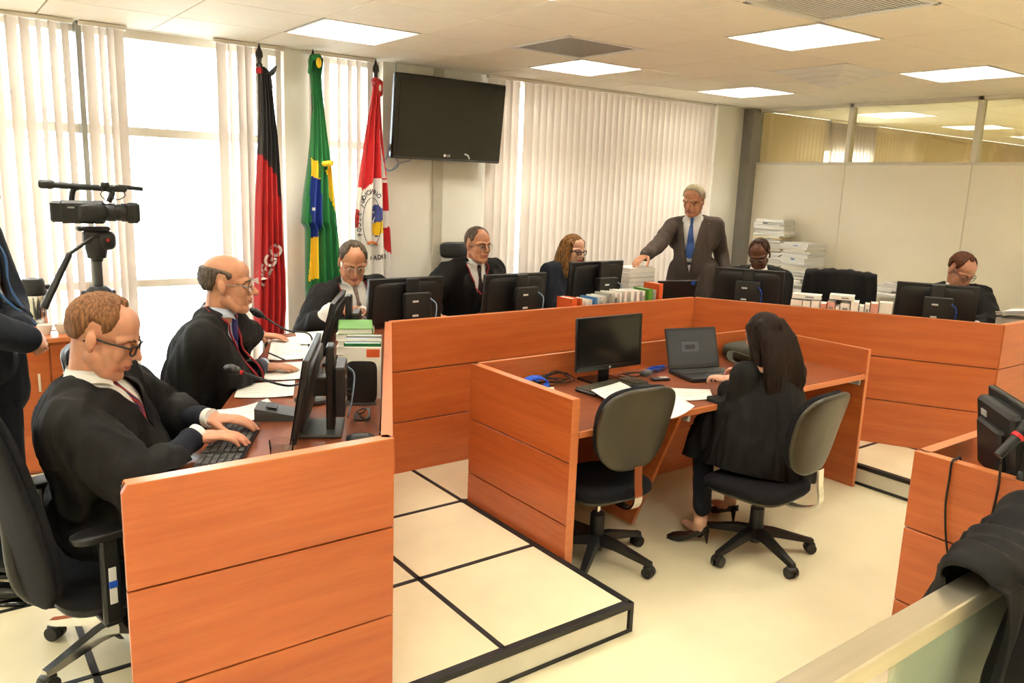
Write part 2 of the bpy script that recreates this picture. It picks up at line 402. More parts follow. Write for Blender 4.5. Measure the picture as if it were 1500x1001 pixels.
# street facade seen through the clear window
fac = thing('office_building', 'pale office building across the street seen through the clear window', 'building', (0, 15, 0))
M['facade'] = mk('white facade', (.72, .74, .75), .8, nz=.04); M['facwin'] = mk('grey facade glass', (.42, .45, .47), .5, nz=.05); M['facwin2'] = mk('facade ledge', (.60, .62, .63), .7, nz=.03)
obj('facade_wall', MB().box((3, .25, 3), (34, .5, 22)), 'facade', fac)
for z in (6.4, 4.6, 1.2, -1.6): obj('ledge', MB().box((3, -.12, z), (34, .25, .12)), 'facwin2', fac)
for cx in (-4.6, -.9, 2.8, 6.5, 10.2):
    for cz in (7.7, 3.35, -.2):
        wn = obj('window', MB().box((cx, -.03, cz), (.85, .06, 1.9)), 'facwin2', fac)
        for sx in (-.21, .21):
            for sz in (-.55, .5): obj('window_pane', MB().box((cx + sx, -.07, cz + sz), (.34, .04, .75)), 'facwin', fac)
# right partition: laminate panels below, glass above
WR = struct('wall_right')
py = [YB, 4.40, 3.25, 2.10, .95, -.2, -1.35, -2.5, YF]
ZG = 2.097
def xbox(name, y0, y1, z0, z1, x0, x1, m, parent, b=0): return obj(name, MB().box(((x0 + x1) / 2, (y0 + y1) / 2, (z0 + z1) / 2), (x1 - x0, y1 - y0, z1 - z0), b), m, parent)
for a, b in zip(py, py[1:]):
    xbox('partition_panel', b + .004, a - .004, 0.0, ZG - .012, XR, XR + .06, 'panel', WR, .003)
    xbox('partition_pane', b + .022, a - .022, ZG + .014, ZC - .03, XR + .028, XR + .034, 'tint', WR)
    xbox('joint', b - .006, b + .006, 0.0, ZG - .012, XR + .006, XR + .05, 'alu', WR)
    xbox('mullion', b - .024, b + .024, ZG, ZC, XR - .002, XR + .065, 'alu', WR, .003)
xbox('glazing_rail', YF, YB, ZG - .012, ZG + .014, XR - .002, XR + .065, 'alu', WR, .002)
xbox('top_rail', YF, YB, ZC - .035, ZC, XR - .002, XR + .065, 'alu', WR, .002)
xbox('post', YB - .13, YB, 0, ZC, XR - .11, XR + .06, 'greypost', WR, .004)
# walls out of frame
struct('wall_left', MB().box((XL - .1, (YF + YB) / 2, ZC / 2), (.2, YB - YF + .4, ZC)), 'wall')
struct('wall_front', MB().box(((XL + 14) / 2, YF - .1, ZC / 2), (14 - XL, .2, ZC)), 'wall')
# neighbouring room behind the glass
M['beyond'] = mk('beige wall next door', srgb(206, 186, 152), .7, nz=.08, nscale=2)
struct('wall_next_door', MB().box((14.1, (YF + YB) / 2, ZC / 2), (.2, YB - YF + .4, ZC)), 'beyond')
struct('floor_next_door', MB().box(((14.2 + XR + .06) / 2, (YF + YB) / 2, -.05), (14.2 - XR - .06, YB - YF, .1)), 'floor')
nb = struct('wall_next_back')
for x0, x1, z0, z1 in ((XR + .06, 8.55, 0, ZC), (9.45, 14.2, 0, ZC), (8.55, 9.45, 0, .9), (8.55, 9.45, 2.30, ZC)):
    obj('wall_section', MB().box(((x0 + x1) / 2, YB + .1, (z0 + z1) / 2), (x1 - x0, .2, z1 - z0)), 'beyond', nb)
bl = blind('half open vertical blind in the room behind the glass partition', [(8.58 + .074 * k, 1.0) for k in range(13)], .9, 5.50)
# ceiling
CE = struct('ceiling', MB().box(((XL + 14.2) / 2, (YF + YB) / 2 + .1, ZC + .14), (14.2 - XL, YB - YF + .4, .04)), 'ceilback')
CX0, CY0, CS, CSY = .026, 5.55, .617, .605
LIGHT_C = {-3, 0, 3, 6, 9}; LIGHT_R = {1, 4, 7, 10, 13}
special = set(); lights = []
for ci in range(-6, 24):
    for ri in range(0, 16):
        if ci in (11,) and False: pass
        if (ci in (-3, 0, 3, 6, 9, 13, 16, 19, 22)) and ri in LIGHT_R: special.add((ci, ri)); lights.append((ci, ri))
vents = {(5, 2): 'grille', (5, 5): 'grille2', (8, 3): 'diffuser'}
special |= set(vents)
tile0 = None
for ci in range(-6, 23):
    for ri in range(0, 16):
        x0 = CX0 + ci * CS; y1 = CY0 - ri * CSY
        if (ci, ri) in special or x0 < XL - .4 or y1 - CSY < YF - .5 : continue
        if ci >= 12 and ri > 9: continue
        loc = (x0 + CS / 2, y1 - CSY / 2, ZC)
        if tile0 is None: tile0 = obj('ceiling_tile', MB().box((0, 0, .0095), (CS - .007, CSY - .007, .019), .003), 'ceil', CE, loc=loc)
        else: share(tile0, 'ceiling_tile', CE, loc)
obj('grid_bar', MB().box(((XL + 14.2) / 2, (YF + YB) / 2, ZC + .0225), (14.2 - XL, YB - YF, .003)), 'ceilback', CE) if False else None
gb = MB()
for ci in range(-6, 24): gb.box((CX0 + ci * CS, (YF + YB) / 2, ZC + .0115), (.024, YB - YF, .015))
for ri in range(0, 16): gb.box(((XL + 14.2) / 2, CY0 - ri * CSY, ZC + .0115), (14.2 - XL, .024, .015))
g = obj('ceiling_grid', gb, 'ceilback', CE)
# recessed louvre lights
def make_light():
    r = thing('ceiling_light', 'x', 'light')
    w2, h2 = CS - .012, CSY - .012
    hb = MB()
    hb.box((0, 0, .10), (w2, h2, .004))
    for s in (-1, 1): hb.box((s * w2 / 2, 0, .05), (.004, h2, .1)); hb.box((0, s * h2 / 2, .05), (w2, .004, .1))
    obj('housing', hb, 'lgrey', r)
    fr = MB()
    for s in (-1, 1): fr.box((s * (w2 / 2 - .006), 0, .001), (.012, h2, .006)); fr.box((0, s * (h2 / 2 - .006), .001), (w2, .012, .006))
    obj('rim', fr, 'white', r)
    lv = MB()
    for k in range(1, 4): lv.box((0, -h2 / 2 + h2 * k / 4, .024), (w2 - .02, .006, .042))
    for k in range(1, 10): lv.box((-w2 / 2 + w2 * k / 10, 0, .026), (.004, h2 - .02, .036))
    obj('louver', lv, 'louver', r)
    for k in range(4):
        y = -h2 / 2 + h2 * (k + .5) / 4
        obj('tube', MB().cone((-w2 / 2 + .02, y, .068), (w2 / 2 - .02, y, .068), .013, .013, 10), 'tube', r, smooth=True)
    return r
L0 = make_light()
seen = {(3, 1): 'lit square louvre light in the ceiling above the flags', (6, 1): 'lit square louvre light touching the flat grey ceiling vent', (9, 1): 'lit square louvre light close to the white column and the glass partition',
        (6, 4): 'large lit louvre light beside the dark slatted ceiling grille', (9, 4): 'lit louvre light beside the pyramid air diffuser, along the glass partition'}
firstl = True
for (ci, ri) in lights:
    x0 = CX0 + ci * CS + CS / 2; y0 = CY0 - ri * CSY - CSY / 2
    if not (XL < x0 < 14 and YF < y0 < YB): continue
    if abs(x0 - XR) < .4: continue
    o = L0 if firstl else copy_tree(L0); firstl = False
    o.location = (x0, y0, ZC); o['group'] = 'recessed ceiling lights'
    o['label'] = seen.get((ci, ri)) or ('lit louvre light in the room behind the glass partition' if x0 > XR else 'lit louvre light in the courtroom ceiling over the public area')
# vents
def vent(ci, ri, kind):
    x0 = CX0 + ci * CS + CS / 2; y0 = CY0 - ri * CSY - CSY / 2
    lab = {'grille': 'flat grey air vent grille in the ceiling beside a square light', 'grille2': 'large dark slatted return air grille in the ceiling', 'diffuser': 'white pyramid shaped air diffuser hanging below the ceiling'}[kind]
    r = thing('ceiling_vent', lab, 'vent', (x0, y0, ZC))
    fr = MB()
    for s in (-1, 1): fr.box((s * (CS / 2 - .018), 0, .002), (.03, CSY - .006, .01), .002); fr.box((0, s * (CSY / 2 - .018), .002), (CS - .006, .03, .01), .002)
    obj('frame', fr, 'white', r)
    if kind != 'diffuser':
        obj('backing', MB().box((0, 0, .03), (CS - .02, CSY - .02, .004)), 'ventdark', r)
        sm = MB(); n = 46 if kind == 'grille' else 26
        for k in range(n):
            sm.box((0, -CSY / 2 + .035 + (CSY - .07) * k / (n - 1), .008), (CS - .06, .0085 if kind == 'grille' else .0105, .006 if kind == 'grille' else .0025))
        o = obj('slats', sm, 'vent' if kind == 'grille' else 'white', r); o['kind'] = 'stuff'
    else:
        for k, (a, z) in enumerate(((.285, -.002), (.225, -.026), (.165, -.050), (.105, -.074))):
            m = MB(); b = a - .075
            vs = [(s * a, t * a, z) for s, t in ((-1, -1), (1, -1), (1, 1), (-1, 1))] + [(s * b, t * b, z - .03 + .004) for s, t in ((-1, -1), (1, -1), (1, 1), (-1, 1))]
            vs += [(p[0], p[1], p[2] + .003) for p in vs]
            fs = [(i, (i + 1) % 4, (i + 1) % 4 + 4, i + 4) for i in range(4)] + [(i + 8, i + 12, (i + 1) % 4 + 12, (i + 1) % 4 + 8) for i in range(4)]
            fs += [(i, i + 8, (i + 1) % 4 + 8, (i + 1) % 4) for i in range(4)] + [(i + 4, (i + 1) % 4 + 4, (i + 1) % 4 + 12, i + 12) for i in range(4)]
            m.add(vs, fs); obj('cone_ring', m, 'white', r)
        obj('core', MB().box((0, 0, -.102), (.06, .06, .006)), 'white', r)
        obj('backing', MB().box((0, 0, .03), (CS - .02, CSY - .02, .004)), 'ventdark', r)
for k, v in vents.items(): vent(*k, v)
# ================================================================ JUDGES' BENCH
BZ = [(ZP, .434), (.440, .733), (.739, 1.023)]      # three boards
WT = .872                                           # worktop height
A_ = V((1.116, 2.091, 0)); B_ = V((2.066, 3.895, 0)); C_ = V((4.560, 3.895, 0)); D_ = V((5.521, 2.179, 0))
DEP = .68; TH = .036
def to_local(poly, p, rz): return [((x - p.x) * cos(rz) + (y - p.y) * sin(rz), -(x - p.x) * sin(rz) + (y - p.y) * cos(rz)) for x, y in poly]
OC1 = V((B_.x - .606 * DEP, B_.y + DEP, 0)); OC2 = V((C_.x + .585 * DEP, C_.y + DEP, 0))
OE1 = V((.353, A_.y, 0)); OE2 = V((D_.x + .78, D_.y, 0))
bench = thing('judges_bench', 'long horseshoe judges bench of cherry wood boards with two splayed wings', 'bench', (0, 0, ZP))
def unit(p, q, outer):
    u = (q - p).normalized(); L = (q - p).length; rz = atan2(u.y, u.x); k_ = dict(loc=(p.x, p.y, 0), rot=(0, 0, rz))
    for k, (z0, z1) in enumerate(BZ):
        obj('front_board', MB().box((L / 2, .009, (z0 + z1) / 2 - ZP), (L, .018, z1 - z0), .0015), 'wood', bench, **k_)
    obj('core_panel', MB().box((L / 2, .023, (1.018 - ZP) / 2), (L, .010, 1.018 - ZP)), 'groove', bench, **k_)
    obj('inner_board', MB().box((L / 2, .0325, (1.0225 + WT) / 2 - ZP), (L, .009, 1.0225 - WT), .001), 'wood', bench, **k_)
    obj('cap_edge', MB().box((L / 2, TH / 2, 1.0245 - ZP), (L, TH, .003)), 'woodedge', bench, **k_)
    lp = to_local([(v.x, v.y) for v in outer], p, rz)
    obj('worktop', MB().prism(lp, WT - .028 - ZP, WT - .001 - ZP), 'desktop', bench, **k_)
def end_panel(a, b, chamf):
    L = (b - a).length; k_ = dict(loc=(a.x, a.y, -ZP), rot=(0, 0, atan2((b - a).y, (b - a).x)))
    for k, (z0, z1) in enumerate(BZ):
        pl = [(0, z0), (L, z0), (L, z1), (.012, z1), (0, z1 - .02)] if k == 2 and chamf else [(0, z0), (L, z0), (L, z1), (0, z1)]
        obj('end_board', MB().prism(pl, -.009, .009, T=Matrix.Rotation(pi / 2, 4, 'X')), 'wood', bench, **k_)
    obj('end_core', MB().box((L / 2, .019, (ZP + 1.015) / 2), (L - .01, .018, 1.015 - ZP)), 'groove', bench, **k_)
    obj('end_cap', MB().box((L / 2 + .006, .012, 1.0245), (L - .014, .042, .003)), 'woodedge', bench, **k_)
    obj('end_inner', MB().box((L / 2, .0305, (1.0225 + WT) / 2), (L - .02, .006, 1.0225 - WT)), 'wood', bench, **k_)
unit(A_, B_, [A_ + V((-.04, .035, 0)), B_ + V((-.02, .037, 0)), OC1, OE1 + V((.02, .035, 0))])
end_panel(OE1, A_, True)
unit(B_, C_, [B_ + V((-.02, .037, 0)), C_ + V((.02, .037, 0)), OC2, OC1])
unit(C_, D_, [C_ + V((.02, .037, 0)), D_ + V((.045, .035, 0)), OE2 + V((-.02, .035, 0)), OC2])
end_panel(D_, OE2, False)
for x, y, rz in ((OC1.x + .02, OC1.y - .20, 1.1), (2.76, 4.40, pi / 2), (OC2.x - .02, OC2.y - .20, 2.1)):
    obj('leg_panel', MB().box((0, 0, (WT - .028 - ZP) / 2), (.30, .03, WT - .028 - ZP), .002), 'wood', bench, loc=(x, y, 0), rot=(0, 0, rz))
WU = (B_ - A_).normalized(); WN = V((WU.y, -WU.x, 0))         # left wing: along / towards the well
RU = (D_ - C_).normalized(); RN = V((-RU.y, RU.x, 0))         # right wing: along / away from the well
def lwp(al, nr, z=0): return A_ + WU * al - WN * nr + V((0, 0, z))    # nr: distance back from the well face
def rwp(al, nr, z=0): return C_ + RU * al + RN * nr + V((0, 0, z))
# ================================================================ CLERKS' DESK (in the notch)
DX0, DX1, DY0, DY1, DT, DW = 2.237, 4.630, 2.545, 3.352, .881, .730
cd = thing('clerks_desk', 'low wooden clerks desk with raised back and side panels, sunk into the stage', 'desk', (DX0, DY0, 0))
LW, LD = DX1 - DX0, DY1 - DY0
for z0, z1 in ((.002, .290), (.296, .586), (.592, DT)):
    obj('side_board', MB().box((.0, 0, 0), (LD, .022, z1 - z0), .0015), 'wood', cd, loc=(.011, LD / 2, (z0 + z1) / 2), rot=(0, 0, pi / 2))
    obj('back_board', MB().box((0, 0, 0), (LW - .03, .022, z1 - z0), .0015), 'wood', cd, loc=(LW / 2, LD - .011, (z0 + z1) / 2))
    
obj('side_core', MB().box((.026, LD / 2, DT / 2 - .002), (.010, LD - .004, DT - .01)), 'groove', cd)
obj('side_lining', MB().box((.036, LD / 2, (DW + DT) / 2 - .001), (.012, LD - .004, DT - DW - .004)), 'wood', cd)
obj('side_edge', MB().box((.020, LD / 2, DT + .0015), (.044, LD, .003)), 'woodedge', cd)
obj('front_edge', MB().box((.020, -.0015, DT / 2), (.044, .003, DT)), 'woodedge', cd)
obj('side_panel', MB().box((0, 0, 0), (LD, .026, DT), .0015), 'wood', cd, loc=(LW - .013, LD / 2, DT / 2), rot=(0, 0, pi / 2))
obj('panel_edge', MB().box((LW - .013, -.0015, DT / 2), (.027, .003, DT)), 'woodedge', cd)
obj('panel_edge', MB().box((LW - .013, LD / 2, DT + .0015), (.027, LD, .003)), 'woodedge', cd)
obj('back_edge', MB().box((LW / 2, LD - .011, DT + .0015), (LW, .024, .003)), 'woodedge', cd)
obj('desk_top', MB().box((LW / 2 + .008, LD / 2 - .005, DW - .0135), (LW - .075, LD - .03, .025), .002), 'desktop', cd)
obj('top_edging', MB().box((LW / 2 + .008, .004, DW - .016), (LW - .075, .012, .030), .002), 'woodedge', cd)
# slanted middle support
sp = MB(); 
xm = pz(985, 640, .60).x - DX0
pl = [(.03, .02), (.46, .02), (.02 + .02, DW - .03), (-.05 + LD, DW - .03), (LD - .06, .02)]
sp.prism([(.30, .02), (LD - .05, .02), (LD - .05, DW - .03), (.02, DW - .03)], -.0125, .0125, T=Matrix.Rotation(pi / 2, 4, 'Z') @ Matrix.Rotation(pi / 2, 4, 'X'))
obj('middle_support', sp, 'wood', cd, loc=(pz(970, 650, .5).x - DX0 - .05, 0, 0))
for x in (LW - .06, pz(970, 650, .5).x - DX0 + .0):
    obj('bracket', MB().box((x, .12, DW - .05), (.018, .22, .035), .003), 'lgrey', cd)
# ================================================================ WITNESS DESK beyond the rail
wx, wy, wt = 2.885, 1.372, .885
wd = thing('witness_desk', 'small wooden desk with a monitor and a dangling black cable, behind the rail', 'desk', (wx, .98, 0))
WL = wy - .98
for z0, z1 in ((.002, .292), (.298, .588), (.594, wt)):
    obj('side_board', MB().box((0, 0, 0), (WL, .022, z1 - z0), .0015), 'wood', wd, loc=(.011, WL / 2, (z0 + z1) / 2), rot=(0, 0, pi / 2))
    obj('back_board', MB().box((0, 0, 0), (1.15, .022, z1 - z0), .0015), 'wood', wd, loc=(.60, WL - .011, (z0 + z1) / 2))
obj('side_core', MB().box((.027, WL / 2, wt / 2 - .002), (.010, WL - .05, wt - .01)), 'groove', wd)
obj('back_core', MB().box((.60, WL - .028, wt / 2 - .002), (1.13, .010, wt - .01)), 'groove', wd)
obj('side_lining', MB().box((.036, WL / 2 - .012, wt - .08), (.008, WL - .03, .158)), 'wood', wd)
obj('back_lining', MB().box((.60, WL - .037, wt - .08), (1.12, .008, .158)), 'wood', wd)
obj('side_edge', MB().box((.020, WL / 2, wt + .0015), (.042, WL, .003)), 'woodedge', wd)
obj('back_edge', MB().box((.60, WL - .02, wt + .0015), (1.15, .042, .003)), 'woodedge', wd)
obj('desk_top', MB().box((.60, WL / 2 - .03, .7175), (1.11, WL - .07, .025)), 'desktop', wd)
obj('far_side', MB().box((0, 0, 0), (WL, .022, wt), .0015), 'wood', wd, loc=(1.165, WL / 2, wt / 2), rot=(0, 0, pi / 2))
# ================================================================ RAIL with glass
RA0 = pz(1178, 1000, .90); RA1 = pz(1398, 870, .90)
ru = (RA1 - RA0); ru.z = 0; ru.normalize(); rang = atan2(ru.y, ru.x)
rl = thing('barrier_rail', 'brushed steel barrier rail with glass infill in front of the witness desk', 'rail', (RA0.x, RA0.y, 0), rang)
obj('top_bar', MB().box((.55, 0, .875), (2.6, .070, .050), .004), 'steel', rl)
gx0 = (pz(1293, 975, .80) - RA0).dot(ru)
for x in (-.62, 1.70): obj('post', MB().box((x, 0, .425), (.045, .045, .85), .003), 'steel', rl)
M['frost'] = mk('pale green glass', srgb(190, 205, 180), .25, trans=.0, alpha=.55, nz=.03)
obj('glass_pane', MB().box((gx0 + .4, 0, .44), (.8, .010, .80)), 'frost', rl)
# ================================================================ PEOPLE
def remesh(mb, vox, sm=4, fac=.5):
    me = mb.mesh('tmp'); ob = bpy.data.objects.new('tmp', me); C.objects.link(ob)
    r = ob.modifiers.new('r', 'REMESH'); r.mode = 'VOXEL'; r.voxel_size = vox; r.use_smooth_shade = True
    s = ob.modifiers.new('s', 'SMOOTH'); s.iterations = sm; s.factor = fac
    bpy.context.view_layer.update(); dg = bpy.context.evaluated_depsgraph_get()
    out = bpy.data.meshes.new_from_object(ob.evaluated_get(dg)); bpy.data.objects.remove(ob); bpy.data.meshes.remove(me)
    return out
def getco(me):
    a = np.empty(len(me.vertices) * 3); me.vertices.foreach_get('co', a); return a.reshape(-1, 3)
def setco(me, a): me.vertices.foreach_set('co', a.reshape(-1)); me.update()
def getno(me):
    a = np.empty(len(me.vertices) * 3); me.vertices.foreach_get('normal', a); return a.reshape(-1, 3)
def folds(me, amp=.012, f=(9, 9, 2.0), seed=0., dirs=None, zfade=None):
    co = getco(me); no = getno(me); d = np.empty(len(co))
    for i, p in enumerate(co):
        q = V((p[0] * f[0] + seed, p[1] * f[1], p[2] * f[2]))
        a = noise.noise(q); b = noise.noise(q * 2.3 + V((5, 1, 2)))
        c = noise.noise(V((q.x * 1.9 + 3, q.y * 1.9, q.z * 1.1)))
        d[i] = amp * ((1 - abs(a) * 2.2) * .8 + .35 * b + .55 * (1 - abs(c) * 2.6))
    if zfade: d *= np.clip((zfade[0] - co[:, 2]) / zfade[1], .15, 1)
    setco(me, co + no * d[:, None])
def skin_mat(name, c, spots=.12):
    return mk(name, c, .48, nz=spots, nscale=30, sss=.12, spec=.4, bump=.06, bscale=180)
M['skin'] = skin_mat('light skin', srgb(200, 142, 110)); M['skinpink'] = skin_mat('pinkish skin', srgb(204, 146, 118)); M['skindark'] = skin_mat('brown skin', srgb(104, 66, 44)); M['skinf'] = skin_mat('fair skin', srgb(222, 172, 146), .06)
M['lip'] = mk('lips', srgb(170, 98, 86), .45, nz=.1); M['lipred'] = mk('red lips', srgb(168, 44, 44), .35, nz=.1); M['eyew'] = mk('eye white', srgb(224, 216, 208), .25, nz=.02); M['iris'] = mk('dark iris', (.02, .012, .008), .15, nz=.02)
def hair_mat(name, c, c2): return mk(name, c, .5, c2=c2, nscale=150, stretch=(1, 1, .14), bump=.6, bscale=200, contrast=(.35, .65), spec=.12)
M['h_brown'] = hair_mat('thin brown hair', srgb(140, 98, 66), srgb(92, 62, 42)); M['h_grey'] = hair_mat('grey brown hair', srgb(112, 98, 84), srgb(64, 54, 46)); M['h_white'] = hair_mat('white hair', srgb(206, 192, 164), srgb(168, 150, 120))
M['h_dark'] = hair_mat('dark hair', srgb(44, 30, 22), srgb(20, 13, 10)); M['h_blond'] = hair_mat('streaked brown hair', srgb(150, 108, 62), srgb(66, 42, 24)); M['h_black'] = hair_mat('short black brown hair', srgb(78, 54, 40), srgb(40, 26, 20)); M['h_red'] = hair_mat('reddish brown hair', srgb(96, 58, 38), srgb(58, 32, 20))
def build_head(nb, fat=0., female=False, jaw=1., nose=1., lid=.25):
    m = MB(); f = fat
    m.ell((-.012, 0, .035), (.098, .077, .088), n=24, m=16); m.ell((.03, 0, .048), (.060, .066, .060), n=20, m=12)
    m.ell((.022, 0, -.035), (.068, .061 + .008 * f, .086), n=20, m=14)
    for s in (-1, 1):
        m.chain([(.0, s * .050 * jaw, -.058), (.040, s * .038 * jaw, -.093), (.068, s * .012, -.107)], [.024 + .004 * f, .022 + .004 * f, .018])
        m.chain([(.084, s * .010, .019), (.079, s * .034, .023), (.058, s * .059, .014)], [.0115, .012, .012] if not female else [.009, .009, .011])
        m.ell((.052, s * .040, -.028), (.030, .024 + .003 * f, .032)); m.ell((.036, s * .034, -.060), (.038, .028 + .004 * f, .046)); m.ell((.1, s * .0122, -.036), .0085)
        R = Matrix.Rotation(s * .25, 3, 'Z') @ Matrix.Rotation(-.2, 3, 'Y')
        m.ell((-.012, s * .083, -.004), (.019, .0075, .030), R); m.ell((-.006, s * .078, -.030), (.009, .007, .012))
    m.ell((.069, 0, -.105), (.022, .025, .020))
    m.chain([(.088, 0, .012), (.103, 0, -.012), (.106 + .008 * nose, 0, -.032)], [.0085, .009, .0115 * nose])
    m.ell((.072, 0, -.062), (.027, .034, .030))
    m.chain([(.086, .024, -.066), (.0965, .010, -.0612), (.0975, 0, -.0625), (.0965, -.010, -.0612), (.086, -.024, -.066)], [.004, .006, .0055, .006, .004])
    m.chain([(.086, .022, -.0695), (.0955, .008, -.0745), (.0955, -.008, -.0745), (.086, -.022, -.0695)], [.004, .0065, .0065, .004])
    if f > .3: m.ell((.022, 0, -.112), (.048, .044, .026 * f + .008))
    nb = V(nb); rr = (.050 if female else .058) + .006 * f
    m.chain([(-.022, 0, -.03), V((-.022, 0, -.03)).lerp(nb, .55), nb], [rr, rr * .97, rr * 1.08], n=18)
    me = remesh(m, .0034, 5, .5); co = getco(me)
    for s in (-1, 1):
        d2 = ((co - np.array((.090, s * .032, -.001))) ** 2 / np.array((.02, .013, .010)) ** 2).sum(1)
        co[:, 0] -= .007 * np.exp(-d2 / 2)
        d2 = ((co - np.array((.108, s * .006, -.043))) ** 2).sum(1); co[:, 2] += .003 * np.exp(-d2 / (2 * .004 ** 2))
    ml = np.exp(-((co[:, 2] + .0675) / .0024) ** 2) * (np.abs(co[:, 1]) < .026) * (co[:, 0] > .08); co[:, 0] -= .0035 * ml
    setco(me, co)
    for p in me.polygons:
        c = p.center; p.material_index = 1 if (c.x > .084 and abs(c.y) < .025 and abs(c.z + .0675) < .0125 * (1 - abs(c.y) / .032)) else 0
    out = MB().from_mesh(me); bpy.data.meshes.remove(me)
    for s in (-1, 1):
        c = V((.0765, s * .032, -.001)); out.ell(c, .0125, n=14, m=10, mi=2); out.ell(c + V((.0108, 0, -.0015)), (.0030, .0052, .0052), n=12, m=8, mi=3)
        e = MB().ell(c, .0133, n=18, m=14)
        fs = [q for q in e.f if (sum((V(e.v[i]).z for i in q)) / len(q) - c.z) > lid * .0133 or (sum((V(e.v[i]).z for i in q)) / len(q) - c.z) < -.42 * .0133]
        out.add(e.v, fs, 0)
    return out
LOW = [(0, 46), (25, 44), (42, 36), (56, 24), (66, -2), (76, -10), (82, 6), (100, 10), (108, -22), (125, -44), (180, -52)]
def interp(tab, x):
    for (a, b), (c, d) in zip(tab, tab[1:]):
        if x <= c: return b + (d - b) * (x - a) / (c - a)
    return tab[-1][1]
def build_hair(style='full', th=.012, seed=0., rough=.006, brow=True, browth=.004):
    """scalp shell with a hairline; style sets how much of the top is bare."""
    m = MB(); NU, NV = 110, 60; cen = V((-.012, 0, .035)); R = V((.0985, .0775, .0885))
    def mask(az, el):
        a = abs(az); lo = interp(LOW, a)
        k = el - lo
        if style == 'receding': k = min(k, el - lo, max((a - 42) / 1.5, (el - interp([(0, 66), (28, 62), (45, 70), (60, 40), (180, -90)], a))))
        if style == 'thin': k = min(k, max((a - 50) / 1.5, el - interp([(0, 56), (20, 55), (40, 66), (60, 30), (180, -90)], a)))
        if style == 'bald': k = min(k, interp([(0, -60), (60, -24), (68, 14), (90, 22), (110, 27), (150, 30), (180, 32)], a) - el)
        return max(0., min(1., k / 9))
    P = []; K = []
    for j in range(NV + 1):
        el = -60 + 150 * j / NV
        for i in range(NU):
            az = -180 + 360 * i / NU; k = mask(az, el); a, e = radians(az), radians(el)
            d = V((cos(e) * cos(a), cos(e) * sin(a), sin(e)))
            n = .7 * noise.noise(V((d.x * 4 + seed, d.y * 4, d.z * 4))) + .6 * noise.noise(V((d.x * 5 + seed, d.y * 40, d.z * 14)))
            t = -.004 + (th + .004) * k + rough * n * k
            P.append(cen + V((d.x * (R.x + t), d.y * (R.y + t), d.z * (R.z + t)))); K.append(k)
    F = []
    for j in range(NV):
        for i in range(NU):
            q = (j * NU + i, j * NU + (i + 1) % NU, (j + 1) * NU + (i + 1) % NU, (j + 1) * NU + i)
            if max(K[x] for x in q) > 0.02: F.append(q)
    m.add(P, F)
    if brow:
        for s in (-1, 1): m.chain([(.0935, s * .014, .017), (.0915, s * .030, .0225), (.078, s * .050, .019)], [browth * .9, browth, browth * .7], n=8)
    return m
def build_glasses(thick=.0012, rx=.023, rz=.016, half=False):
    m = MB(); ln = MB()
    for s in (-1, 1):
        c = V((.103, s * .0325, -.006)); pts = []
        for k in range(28):
            t = 2 * pi * k / 28; ca, sa = cos(t), sin(t); e = .6
            pts.append(c + V((-abs(ca) ** 2 * .006 * (1 if ca * s > 0 else .2), rx * math.copysign(abs(ca) ** e, ca), rz * math.copysign(abs(sa) ** e, sa))))
        m.tube(pts, thick, 6, close=True); ln.add([p for p in pts], [tuple(range(28))])
        m.tube([c + V((-.006, s * rx, .007)), V((.088, s * .070, .005)), V((.03, s * .079, .004)), V((-.012, s * .082, .006)), V((-.030, s * .082, -.012))], thick * 1.1, 6)
    m.tube([(.103, .010, -.001), (.107, 0, .002), (.103, -.010, -.001)], thick, 6)
    return m, ln
def build_hand(side, curl=(.5, .5, .5, .5), spread=.1, thumb=.4, point=None):
    """x to the fingertips, z out of the back of the hand; side +1 = thumb on +y."""
    m = MB(); s = side
    m.ell((.046, 0, 0), (.052, .040, .0145), n=18, m=12); m.ell((.030, s * .022, -.006), (.036, .020, .016)); m.ell((.07, 0, .001), (.026, .040, .012)); m.ell((.035, -s * .022, -.005), (.034, .016, .014))
    m.chain([(-.018, 0, 0), (.015, 0, 0)], [.024, .022], n=14)
    spec = [(.088, .030, .074, .0092), (.093, .010, .082, .0095), (.089, -.010, .076, .0090), (.080, -.029, .060, .0082)]
    for k, (bx, by, L, r) in enumerate(spec):
        c = curl[k]; p = V((bx, s * by, .001)); pts = [p + V((-.03, -s * by * .25, 0)), p]; a = c * .55; yv = s * (by * spread * 6)
        for sg, kk in ((.46, 1.), (.30, 1.0), (.24, .8)):
            d = V((cos(a), yv, -sin(a))).normalized(); p = p + d * L * sg; pts.append(p); a += c * kk
        m.chain(pts, [r * .95, r * 1.05, r, r * .94, r * .8], n=10)
    p = V((.020, s * .028, -.006)); pts = [p]
    for L, (dx, dy, dz) in ((.042, (.72, .66, -.25)), (.033, (.86, .40, -.30 - thumb * .3)), (.027, (.93, .18, -.32 - thumb * .4))):
        p = p + V((dx, s * dy, dz)).normalized() * L; pts.append(p)
    m.chain(pts, [.0135, .0118, .0105, .0085], n=10)
    me = remesh(m, .0028, 2, .5); out = MB().from_mesh(me); bpy.data.meshes.remove(me); return out
def ik(a, b, l1, l2, hint):
    a, b = V(a), V(b); d = b - a; L = d.length
    if L > (l1 + l2) * .995: s = L / ((l1 + l2) * .995); l1 *= s; l2 *= s
    k = (l1 * l1 - l2 * l2 + L * L) / (2 * L); h = sqrt(max(0, l1 * l1 - k * k)); dn = d / L
    hv = V(hint); hv = (hv - dn * hv.dot(dn)).normalized(); return a + dn * k + hv * h
